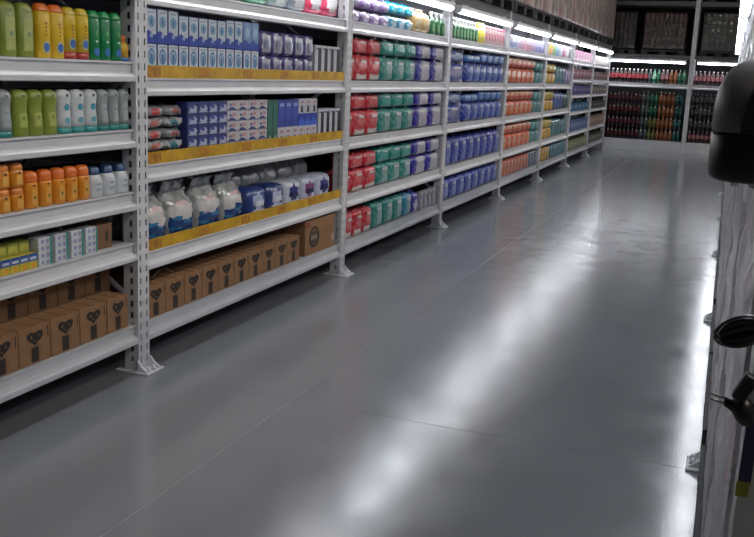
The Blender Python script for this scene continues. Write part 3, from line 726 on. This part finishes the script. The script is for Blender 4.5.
# fourth bay: blue packs
BLU, BLUP, BLUD = '#153a98', '#6a86bc', '#12288a'
for lv in (1, 2):
    z = ZB[lv]; g = 'blue packs'
    cols_row(3, lv, 'blue pack left of divider', 8.86, 9.45, 1, z, .185, BLU, '#74709a', 'mid', 'lower row', g)
    cols_row(3, lv, 'blue pack left of divider', 8.86, 9.45, 1, z+.195, .10, '#2a4da0', '#8f9dbc', 'mid', 'upper row', g)
    cols_row(3, lv, 'blue pack', 9.57, 11.26, 6, z, .195, BLU, BLUP, 'right', 'lower row', g)
    cols_row(3, lv, 'bright blue pack', 10.12, 11.26, 4, z+.205, .10, '#20559f', '#4d83bd', 'mid', 'upper row', g)
    cols_row(3, lv, 'light blue low pack', 9.57, 10.10, 2, z+.205, .07, '#2f6cb8', '#90a8c8', 'top', 'upper row', g)
cols_row(3, 3, 'tall blue pack', 8.86, 11.26, 8, ZB[3], .27, BLUD, '#6476b8', 'right', 'single row', 'blue packs')
cols_row(3, 4, 'slate blue pack', 8.86, 11.26, 8, ZB[4], .205, '#233f9c', '#7486c0', 'right', 'single row', 'blue packs')
# fifth bay: orange packs, teal packs
OG, OGP, TL = '#cc5a28', '#d09670', '#147a80'
z = ZB[0]; g = 'packs of the fifth bay'
for i, (c, t) in enumerate((('#6f7fb2', '#c8c8dc'), ('#8c94bc', '#cfcfe0'), ('#a88cae', '#d2c4d4'), ('#b8788f', '#d4bcc8'), ('#b97a96', '#d2b8c8'), ('#a884b0', '#cfc0d8'), ('#8e86c0', '#c6c4e0'), ('#7f86c6', '#c0c4e0'))):
    at(pack(.285, .16, .165, c, t, 'top'), '%s pack, %s from left, top shelf of fifth bay' % (['blue', 'pale blue', 'mauve', 'rose', 'pink', 'lilac', 'violet', 'periwinkle'][i], ORD[i]), 11.535+i*.298, z, .172, g)
for lv in (1, 2, 3):
    z = ZB[lv]
    cols_row(4, lv, 'orange pack', 11.39, 13.20, 6, z, .18, OG, OGP, 'mid', 'lower row', g)
    cols_row(4, lv, 'orange pack', 11.39, 13.20, 6, z+.190, .113, '#b84a2a', OGP, 'top', 'upper row', g)
    cols_row(4, lv, 'teal pack', 13.22, 13.79, 2, z, .16, TL, '#5d8f94', 'mid', 'lower row', g)
    cols_row(4, lv, 'teal pack', 13.22, 13.79, 2, z+.170, .12, '#1f7f86', '#5d9aa0', 'mid', 'upper row', g)
cols_row(4, 4, 'narrow orange pack', 11.39, 13.20, 9, ZB[4], .20, '#b9583a', OGP, 'right', 'single row', g)
cols_row(4, 4, 'grey blue pack', 13.22, 13.79, 3, ZB[4], .21, '#53647c', '#7e8ca0', 'mid', 'single row', g)
# sixth bay
g = 'packs of the sixth bay'; z = ZB[0]
for i, (nme, c, t) in enumerate((('yellow', '#d0b020', '#e0c850'), ('golden', '#cf8d28', '#e0b040'), ('green', '#5d9a4c', '#8cb87c'), ('sky blue', '#5a94b8', '#9cc0d2'), ('pale', '#b8bcc8', '#d4d6de'), ('magenta', '#a83a72', '#d0a0bc'), ('white', '#c4c2c4', '#dcdadc'), ('grey', '#5c6064', '#7c8084'))):
    at(pack(.27, .16, .185, c, t, 'top'), '%s pack, %s from left, top shelf of sixth bay' % (nme, ORD[i]), 14.07+i*.297, z, .172, g)
for lv in (1, 2, 3):
    z = ZB[lv]
    cols_row(5, lv, 'yellow pack', 13.92, 14.85, 3, z, .155, '#c8921c', '#d2ac3c', 'mid', 'lower row', g)
    cols_row(5, lv, 'yellow pack', 13.92, 14.85, 3, z+.165, .115, '#b89a24', '#c8b450', 'top', 'upper row', g)
    a, b, nn = (('#27707c', '#5f93a0', 'teal'), ('#3a5294', '#6c80b4', 'blue'), ('#2f6f78', '#6a949c', 'grey teal'))[lv-1]
    cols_row(5, lv, nn+' pack', 14.87, 15.72, 3, z, .26, a, b, 'right', 'single row', g)
    a, b, nn = (('#71649c', '#9a92b8', 'lilac'), ('#1f3c40', '#4a6468', 'dark green'), ('#35707c', '#74a0a8', 'dusty teal'))[lv-1]
    cols_row(5, lv, nn+' pack', 15.74, 16.31, 2, z, .24, a, b, 'mid', 'single row', g)
cols_row(5, 4, 'yellow pack', 13.92, 14.85, 4, ZB[4], .20, '#c4942a', '#cfae52', 'mid', 'single row', g)
cols_row(5, 4, 'teal pack', 14.87, 16.31, 7, ZB[4], .205, '#276a78', '#6496a0', 'right', 'single row', g)
# seventh and last bays: shallow shelves
for bay, ys, rows in ((6, (16.44, 18.85), ((0, 'pink carton', 7, .16, '#b8789a', '#d2a8c0'), (1, 'maroon carton', 6, .17, '#6c2440', '#8e4a62'), (2, 'purple carton', 7, .15, '#3c3072', '#5a4e92'),
                       (3, 'blue teal carton', 5, .14, '#1f5478', '#3a7496'), (4, 'slate blue carton', 8, .20, '#3f5484', '#6a7aa2'), (5, 'olive carton', 8, .18, '#6e7350', '#8e9070'))),
                      (7, (18.97, 21.37), ((0, 'cream carton', 4, .15, '#b8b0a8', '#d0c8c0'), (1, 'dark brown carton', 6, .15, '#4a2a26', '#6c443c'), (2, 'taupe carton', 6, .14, '#6a5c58', '#867870'),
                       (3, 'dark grey carton', 6, .13, '#33302e', '#524c48'), (4, 'tan carton', 7, .20, '#857064', '#a08c7e'), (5, 'dark olive carton', 7, .17, '#4f4a3a', '#6c6652')))):
    for lv, nme, n, h, a, b in rows:
        w = (ys[1]-ys[0])/n
        P = carton('carton', w-.012, .16, h, a, [('print', [('r', .15, .85, .25, .8, b)]), ('lettering', [('r', .25, .75, .5, .62, '#b8b2b0')])])
        for i in range(n): at(P, '%s, %s from left, %s shelf of the %s' % (nme, ORD[i], SN[lv], BAYN[bay]), ys[0]+w*(i+.5), ZB7[lv], .16, 'cartons of the far bays')

# ================================================================== WRAPPED LOADS above the lamps
PAL = mat('dark_pallet_plastic', '#232325', .6, .2, 8)
def wrap_mat(name, a, b, c, scale=9, coat=.5, stretch=(1, 1, .35)):
    """printed packs seen through crinkled stretch film"""
    m = bpy.data.materials.new(name); m.use_nodes = True; nt = m.node_tree; N = nt.nodes.new; L = nt.links.new; bs = nt.nodes['Principled BSDF']
    tc = N('ShaderNodeTexCoord'); mp = N('ShaderNodeMapping'); mp.inputs['Scale'].default_value = stretch; L(tc.outputs['Object'], mp.inputs['Vector'])
    v = N('ShaderNodeTexVoronoi'); v.inputs['Scale'].default_value = scale; L(mp.outputs['Vector'], v.inputs['Vector'])
    rp = N('ShaderNodeValToRGB'); e = rp.color_ramp.elements
    e[0].position = .0; e[0].color = lin(a); e[1].position = 1.0; e[1].color = lin(b)
    q = e.new(.82); q.color = lin(b); q = e.new(.90); q.color = lin(c); q = e.new(.55); q.color = lin(a)
    sp = N('ShaderNodeSeparateColor'); L(v.outputs['Color'], sp.inputs['Color']); L(sp.outputs[0], rp.inputs['Fac'])
    n = N('ShaderNodeTexNoise'); n.inputs['Scale'].default_value = 6; n.inputs['Detail'].default_value = 6; L(tc.outputs['Object'], n.inputs['Vector'])
    mx = N('ShaderNodeMixRGB'); mx.blend_type = 'OVERLAY'; mx.inputs['Fac'].default_value = .7
    L(rp.outputs['Color'], mx.inputs['Color1']); L(n.outputs['Fac'], mx.inputs['Color2']); L(mx.outputs['Color'], bs.inputs['Base Color'])
    bs.inputs['Roughness'].default_value = .35; bs.inputs['Coat Weight'].default_value = coat; bs.inputs['Coat Roughness'].default_value = .12
    n2 = N('ShaderNodeTexNoise'); n2.inputs['Scale'].default_value = 22; n2.inputs['Detail'].default_value = 5; n2.inputs['Distortion'].default_value = 1.2
    L(tc.outputs['Object'], n2.inputs['Vector'])
    bp = N('ShaderNodeBump'); bp.inputs['Strength'].default_value = .6; bp.inputs['Distance'].default_value = .02; L(n2.outputs['Fac'], bp.inputs['Height']); L(bp.outputs['Normal'], bs.inputs['Normal'])
    return m
WR_G = wrap_mat('film_over_grey_pink_packs', '#948a87', '#dcd2cc', '#a04456', 8)
WR_D = wrap_mat('film_over_dark_bottles', '#1c1b1c', '#2c2a2b', '#3a2422', 12, .8, (1, 1, .3))
WR_R = wrap_mat('film_over_red_dark_bottles', '#2a1816', '#3c221e', '#1e1c1c', 12, .8, (1, 1, .3))
WR_S = wrap_mat('film_over_silver_packs', '#3b3d3c', '#4a4c4a', '#26282a', 12, .9, (.5, .5, 1.6))
WR_P = wrap_mat('film_over_pale_packs', '#b8b4b9', '#c2bec2', '#a88a90', 6, .6, (1, 1, .8))
def pallet_mb(L, dp):
    mb = MB(); return mb
def wrapped_load(label, x0, x1, y0, y1, z, h, m, group, seed, packs=(8, 5), pal=.125):
    """dark pallet (deck, blocks) with a film wrapped block of packs; faces swell with the packs under the film"""
    rnd = random.Random(seed); root = ob('wrapped_pallet', None, loc=((x0+x1)/2, (y0+y1)/2, z)); tag(root, label, 'pallet load', group)
    X, Y = (x1-x0)/2, (y1-y0)/2
    b = MB(); b.box(-X, X, -Y, Y, pal-.03, pal, PAL); ob('pallet_deck', b, root)
    for sx in (-1, 0, 1):
        for sy in (-1, 0, 1):
            b = MB(); b.box(sx*(X-.06)-.06, sx*(X-.06)+.06, sy*(Y-.07)-.07, sy*(Y-.07)+.07, 0, pal-.03, PAL); ob('pallet_block', b, root)
    py, pz = packs; mb = MB()
    X -= .012; Y -= .012
    k = 4
    def bul(t): return abs(math.sin(math.pi*t))**.6
    # perimeter path
    per = []
    px = max(2, round(py*X/Y))
    for i in range(py*k): per.append((X, -Y+2*Y*i/(py*k), 1, 0, i/k))
    for i in range(px*k): per.append((X-2*X*i/(px*k), Y, 0, 1, i/k))
    for i in range(py*k): per.append((-X, Y-2*Y*i/(py*k), -1, 0, i/k))
    for i in range(px*k): per.append((-X+2*X*i/(px*k), -Y, 0, -1, i/k))
    R = []
    nz = pz*4
    for j in range(nz+1):
        t = j/4; ring = []
        for (x, y, nx, ny, u) in per:
            o = .011*bul(u)*bul(t) + rnd.uniform(-.004, .002) - .011
            ring.append((x+nx*o, y+ny*o, pal+.0005+h*j/nz))
        R.append(ring)
    mb.rings(R, m, cap0=True, cap1=True); ob('film_wrapped_packs', mb, root)
    f = MB()                                              # loose tail of film on the front
    f.rings([[(X+.004, -Y*.6+.02*i, pal+h*(.2+.05*math.sin(i*1.7))) for i in range(8)], [(X+.010, -Y*.6+.02*i, pal+h*(.26+.05*math.sin(i*1.3))) for i in range(8)]], m, cap0=False, cap1=False, closed=False); ob('film_tail', f, root)
    return root
for bay in range(2, 8):
    for i in range(2):
        y0 = UY(bay-1)+.01+i*1.245
        wrapped_load('film wrapped grey pallet load, %s half above the lamp of the %s' % (['near', 'far'][i], BAYN[bay]), -3.25, -2.475, y0, y0+1.225, 2.2155, .95, WR_G, 'wrapped loads above the left rack', 100+bay*2+i)

# ================================================================== FAR RACK
FY = 21.48
def far_rack():
    up = MB(); up.box(-.045, .045, 0, .07, 0, 4.4, WHITE)
    ZC = [.25, 1.36, 2.0, 3.08]
    for i, x in enumerate((-3.32, -.84, 1.67)):
        r = ob('rack_upright', None, loc=(x, FY-.01, 0)); tag(r, ['white end rack upright hidden behind the long rack corner', 'pale upright splitting the end wall bottle rack', 'white end rack upright behind the right hand stacks'][i], 'rack upright', 'uprights of the end rack')
        ob('post', up if i == 0 else up.mesh('post'), r)
        b = MB(); b.box(-.045, .045, .80, .87, 0, 4.4, WHITE); ob('rear_post', b, r)
        b = MB(); b.box(-.045, .045, -.05, .12, 0, .012, WHITE); ob('base_plate', b, r)
    for i, (xa, xb) in enumerate(((-3.27, -.89), (-.79, 1.61))):
        side = ['left', 'right'][i]; L = xb-xa
        def sh(z0, z1, label, m):
            r = ob('rack_shelf', None, loc=(xa, FY, z0)); tag(r, label, 'shelf', 'shelves of the end rack')
            b = beam_mb(L, 0, z1-z0, m).mesh('front_beam'); o = ob('front_beam', b, r); o.rotation_euler[2] = -math.pi/2; 
            b = MB(); b.box(0, L, .76, .80, 0, z1-z0, m); ob('rear_beam', b, r)
            b = MB(); b.box(0, L, .05, .76, z1-z0-.016, z1-z0, DECK); ob('deck', b, r)
        sh(1.36, 1.455, 'white shelf under the small bottle row, %s bay of end rack' % side, WHITE)
        sh(1.985, 2.06, 'grey shelf under dark wrapped loads, %s bay of end rack' % side, DARKSTEEL)
        sh(3.08, 3.17, 'grey high shelf near the top edge, %s bay of end rack' % side, DARKSTEEL)
        p = MB(); p.cbox(xa, xb, FY-.01, FY+.06, 0, .235, WHITE, .004); tag(ob('rack_plinth', p), 'white kick plinth along the floor, %s bay of end rack' % side, 'plinth', 'plinths of the end rack')
        p = MB(); p.box(xa, xb, FY+.0605, FY+.78, .20, .234, DECK); tag(ob('base_deck', p), 'low grey deck carrying the dark bottles, %s bay of end rack' % side, 'deck', 'decks of the end rack')
        l = LAMP.put('tube lamp across the end rack, %s bay' % side, (xa+.05, FY+.0, 1.9125), rz=-math.pi/2, group='tube lamps on the end rack')
far_rack()
# beams are modelled along +y: turn them so that they run along +x with the lip towards the aisle
for o in bpy.data.objects:
    if o.name.startswith('front_beam') and o.parent and abs(o.parent.location[1]-FY) < 1e-4:
        o.rotation_euler[2] = -math.pi/2
for o in bpy.data.objects:
    if o.name.startswith('shelf_lamp') and abs(o.location[1]-FY) < 1e-4: o.rotation_euler[2] = -math.pi/2
SODA = {}
def soda(body, label, cap):
    key = (body, label, cap)
    if key not in SODA:
        mb = MB(); n = 10; r = .042
        mb.lathe([(0, r*.8), (.012, r), (.085, r)], cm(body, .15, .6), n=n, cap1=False)
        mb.lathe([(.085, r*1.01), (.165, r*1.01)], cm(label, .4), n=n, cap0=False, cap1=False)
        mb.lathe([(.165, r), (.185, r*.92), (.215, r*.5), (.235, r*.33)], cm(body, .15, .6), n=n, cap0=False, cap1=False)
        mb.lathe([(.235, r*.36), (.258, r*.36)], cm(cap, .4), n=n, cap0=False)
        P = Proto('soda_bottle', 'bottle'); P.add('bottle', mb); SODA[key] = P
    return SODA[key]
CO = ('#180c0c', '#481a1e', '#3a1a1c'); CW = ('#1c0d0c', '#a04448', '#c8bcbc'); GR = ('#0d402c', '#2f6648', '#184e38'); LG = ('#0d6a4a', '#9cc4ac', '#0f5a3a')
ORN = ('#6e3a16', '#84583a', '#6c3c1c'); TE = ('#0c3c3a', '#245a58', '#143a38'); CL = ('#30383a', '#4e5658', '#888c8c'); PK2 = ('#3a2024', '#946068', '#8a7c80'); YE = ('#44461c', '#62622e', '#34341a')
def kind_at(n, row):
    if row == 4:
        return ('white capped red label', CW) if n < 10 else [('pale capped', CL), ('bright green', LG), ('bright green', GR), ('pink label', PK2), ('pink label', PK2), ('orange', ORN), ('orange', ORN), ('green', GR), ('green', GR), ('green', GR)][min(n-10, 9)]
    if n < 9: return ('dark cola', CO)
    if n < 11: return ('grey clear', CL)
    if n < 13: return ('green', GR) if row > 1 else ('olive', YE)
    if n < 17: return ('orange', (ORN[0], ORN[1], '#c4bcb0' if row == 3 else ORN[2]))
    return ('teal', TE)
dx = .0885
for row in range(5):
    z = .2345 + row*.262 if row < 4 else 1.4555
    for n in range(19):
        nme, k = kind_at(n, row)
        x = -2.565 + n*dx
        soda(*k).put('%s soda bottle, %s from left, %s, left end rack bay' % (nme, ORD[n], ('%s layer up' % ORD[row]) if row < 4 else 'under the lamp'), (x, FY+.115, z), group='soda bottles on the end rack', sc=(1, 1, 1.0 if row < 4 else 1.15))
    for n in range(10):
        k = PK2 if row in (0, 4) else ('#1a1718', '#4a4648', '#8a8a8c')
        soda(*k).put('%s soda bottle, %s from left, %s, right end rack bay' % ('pink label' if k is PK2 else 'black', ORD[n], ('%s layer up' % ORD[row]) if row < 4 else 'under the lamp'), (-.74+n*dx, FY+.115, z), group='soda bottles on the end rack', sc=(1, 1, 1.0 if row < 4 else 1.15))
def far_load(label, x0, x1, z, h, m, seed, packs): 
    r = wrapped_load(label, -.30, .30, -(x1-x0)/2, (x1-x0)/2, z, h, m, 'dark wrapped loads on the end rack', seed, packs, .10)
    r.location = ((x0+x1)/2, FY+.40, z); r.rotation_euler[2] = -math.pi/2
far_load('black film wrapped load in the far corner of the end rack', -2.66, -2.05, 2.0605, .80, WR_D, 1, (6, 4))
far_load('reddish black wrapped load left of the end rack upright', -1.93, -1.02, 2.0605, .80, WR_R, 2, (9, 4))
far_load('grey shiny wrapped load right of the end rack upright', -.72, .02, 2.0605, .80, WR_S, 3, (6, 5))
far_load('dark wrapped load at the far right of the end rack', .12, 1.1, 2.0605, .80, WR_D, 4, (8, 4))
far_load('dark load at the top edge, left bay of the end rack', -2.5, -1.1, 3.1705, .7, WR_D, 5, (9, 4))
far_load('dark load at the top edge, right bay of the end rack', -.65, .6, 3.1705, .7, WR_S, 6, (9, 4))

# ================================================================== RIGHT SIDE OF THE AISLE
RX = .061
for k in range(-1, 7):
    UP.put('white rack upright on the right side, %s from the camera' % ORD[k+1], (RX, UY(k), 0), rz=math.pi, group='uprights of the right rack')
for k in range(-1, 6):
    root = ob('rack_shelf', None, loc=(RX+.012, UY(k)+BW-.047, 2.125)); root.rotation_euler[2] = math.pi
    tag(root, 'grey upper beam over the right hand stacks, %s from the camera' % ORD[k+1], 'shelf', 'beams of the right rack')
    fb, r, dk = SHELF_CACHE[(round(.09, 4), True)]
    ob('front_beam', fb, root); ob('rear_beam', r, root); ob('deck', dk, root)
    LAMP.put('tube lamp above the right hand stacks, %s from the camera' % ORD[k+1], (RX-.026, UY(k)+.12, 2.053), group='tube lamps on the right rack')
for k in range(-1, 6):
    for i in range(2):
        y0 = UY(k)+.075+i*1.18; j = 2*(k+1)+i
        wrapped_load('pale film wrapped stack along the right side, %s from the camera' % ORD[j], .045, .90, y0, y0+1.15, 0, (1.66, 1.58, 1.70)[j % 3], WR_P, 'wrapped stacks on the right', 200+j, (7, 8))
        if k > -1: wrapped_load('film wrapped load high on the right rack, %s from the camera' % ORD[j-2], .10, .85, y0+.02, y0+1.13, 2.2155, .8, WR_G, 'wrapped loads above the right rack', 240+j)

# black terminal fixed to the nearest right upright, its cord bundle and plug hanging down
TX, TY, TZ = .0755, 1.083, 1.3695
AP = ob('price_terminal', None, loc=(TX, TY, TZ)); tag(AP, 'black rounded plastic terminal fixed to the nearest right upright', 'terminal')
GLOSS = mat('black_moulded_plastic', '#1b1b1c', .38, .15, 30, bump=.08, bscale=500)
LIDM = mat('black_lid_plastic_lit', '#6e6e71', .42, .12, 30, bump=.1, bscale=500)  # black plastic, painted grey for the lamp light falling on the cover
n = 28
def ring(hx, hy, z, e=5): return [(hx*math.copysign(abs(math.cos(2*math.pi*j/n))**(2/e), math.cos(2*math.pi*j/n)), hy*math.copysign(abs(math.sin(2*math.pi*j/n))**(2/e), math.sin(2*math.pi*j/n)), z) for j in range(n)]
b = MB(); b.rings([ring(.080, .060, 0), ring(.086, .065, .002), ring(.0895, .0675, .006), ring(.0905, .068, .020), ring(.0905, .0685, .047), ring(.089, .067, .049)], GLOSS); ob('base', b, AP)
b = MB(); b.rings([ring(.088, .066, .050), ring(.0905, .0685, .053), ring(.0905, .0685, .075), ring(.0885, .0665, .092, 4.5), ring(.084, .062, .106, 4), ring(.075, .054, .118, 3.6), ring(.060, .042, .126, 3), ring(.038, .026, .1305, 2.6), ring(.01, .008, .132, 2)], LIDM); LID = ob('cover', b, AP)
b = MB(); R = []
for i in range(13):                                       # dark raised rim sweeping down across the cover's face
    t = i/12; x = -.042-.0205*math.sin(t*math.pi/2); z = .116-.064*t; y = -.0565-.0125*min(1, t*2.2)**.6
    R.append([(x, y-.003, z), (x+.05, y-.004, z), (x+.05, y+.014, z-.003), (x, y+.014, z-.003)])
b.rings(R, BLACKP, smooth=False); ob('rim', b, LID)
b = MB(); b.box(-.005, .03, .0665, .0705, .01, .045, DARKSTEEL); ob('mounting_plate', b, AP)
for sx in (-.062, -.045):
    b = MB(); b.lathe([(-.004, .003), (0, .0045), (.002, .0045)], mat('screw_metal', '#9a9a9c', .3, .05, metal=1), n=10, c=(sx, -.05, 0)); ob('screw', b, AP)
CORD = mat('black_cord_rubber', '#101011', .35, .1, 40, coat=.3)
CS = .797
def W3(p): return (p[0]*CS-TX, p[1]*CS-TY, CAM_H+(p[2]-CAM_H)*CS-TZ)
pts = []
c0 = Vector((.050, 1.36, 1.133)); ax = Vector((.92, 0, .39)).normalized(); bx = Vector((-.39, 0, .92)).normalized()
for i in range(9*20+1):
    t = i/20; a = 2*math.pi*t; k = int(t)
    ra = .034-.0022*((k*3) % 5); rb = .0178-.0017*k
    pts.append(W3(c0 + ax*(ra*math.cos(a)) + bx*(rb*math.sin(a)) + Vector((0, .007*math.sin(k*1.9+.3*a), 0))))
pts += [W3((.088, 1.36, 1.16)), W3((.105, 1.36, 1.20)), W3((.120, 1.36, 1.27)), W3((.125, 1.36, 1.335)), W3((.125, 1.36, 1.36))]
b = MB(); b.tube(pts, .0038, CORD, 6); CO_ = ob('cord', b, AP); CO_['label'] = 'looped bundle of black power cord'
b = MB(); b.rings([[W3(c0+ax*(.026+dx_)+bx*(.014*math.sin(a))+Vector((0, .014*math.cos(a), 0))) for a in [2*math.pi*j/12 for j in range(12)]] for dx_ in (0, .010)], CORD); ob('cord_tie', b, CO_)
b = MB(); b.tube([W3(p) for p in ((.084, 1.352, 1.150), (.087, 1.354, 1.12), (.081, 1.356, 1.095), (.084, 1.358, 1.07), (.086, 1.358, 1.05), (.080, 1.358, 1.026), (.074, 1.358, 1.018))], .0046, CORD, 8); ob('cord_end', b, CO_)
b = MB(); b.rings([[W3((.039+.006*i, 1.358+r*.9*math.cos(a), 1.031-.0022*i+r*1.1*math.sin(a))) for a in [2*math.pi*j/12 for j in range(12)]] for i, r in ((0, .005), (.3, .0070), (1.5, .0080), (2.2, .0105), (3.0, .0165), (4.5, .0205), (6, .018), (7, .010))], BLACKP); PL = ob('plug', b, CO_); PL['label'] = 'two pin plug'
for dz in (.0038, -.0038):
    b = MB(); b.tube([W3((.041, 1.358, 1.031+dz)), W3((.020, 1.358, 1.0355+dz))], .0012, mat('pin_metal', '#9a9892', .35, .05, metal=1), 8); ob('pin', b, PL)
b = MB(); b.cbox(-.008, .008, -.007, .007, -.016, .016, mat('switch_grey', '#2e2e30', .45, .1, 30), .002); sw = ob('cord_adapter', b, CO_, loc=W3((.064, 1.350, 1.058))); sw.rotation_euler = (0, .42, 0)
for i in range(5):
    b = MB(); b.box(-.006, .006, -.0082, -.007, -.0115+i*.005, -.009+i*.005, BLACKP); ob('grip_rib', b, sw)
# navy sleeve with a yellow green end hanging in front of the same upright
b = MB(); b.rings([[(.0665-.001*t+s_*(.0066+.0006*t), 1.128+q_*.007, 1.10-.088*t) for s_, q_ in ((-1, -1), (1, -1), (1, 1), (-1, 1))] for t in (0, .25, .5, .75, 1)], cm('#151a4e', .4, .4), smooth=False)
NS = ob('cable_sleeve', None, loc=(0, 0, 0)); tag(NS, 'navy hanging sleeve with yellow green end before the right upright', 'sleeve')
ob('sleeve', b, NS)
b = MB(); b.rings([[(.0650-.001*t+s_*(.0078-.001*t), 1.128+q_*.0072, 1.012-.019*t) for s_, q_ in ((-1, -1), (1, -1), (1, 1), (-1, 1))] for t in (0, 1)], cm('#8c9030', .45), smooth=False); ob('end_tip', b, NS)

# ================================================================== FILL LAMPS, unseen, added to brighten the left rack
for i, y in enumerate((1.0, 6.0, 11.0, 16.0)):
    r = ob('fill_lamp', None, loc=(2.6, y, 5.75)); tag(r, 'unseen ceiling lamp added as fill, %s from the camera' % ORD[i], 'lamp', 'added fill lamps')
    b = MB(); b.box(-.18, .18, -.62, .62, .03, .12, LAMPH); ob('housing', b, r)
    b = MB(); b.box(-.16, .16, -.60, .60, .0, .03, FILL_M); ob('diffuser', b, r)
    for sy in (-.4, .4):
        b = MB(); b.tube([(0, sy, .12), (0, sy, .45)], .006, LAMPH, 6); ob('hanger', b, r)
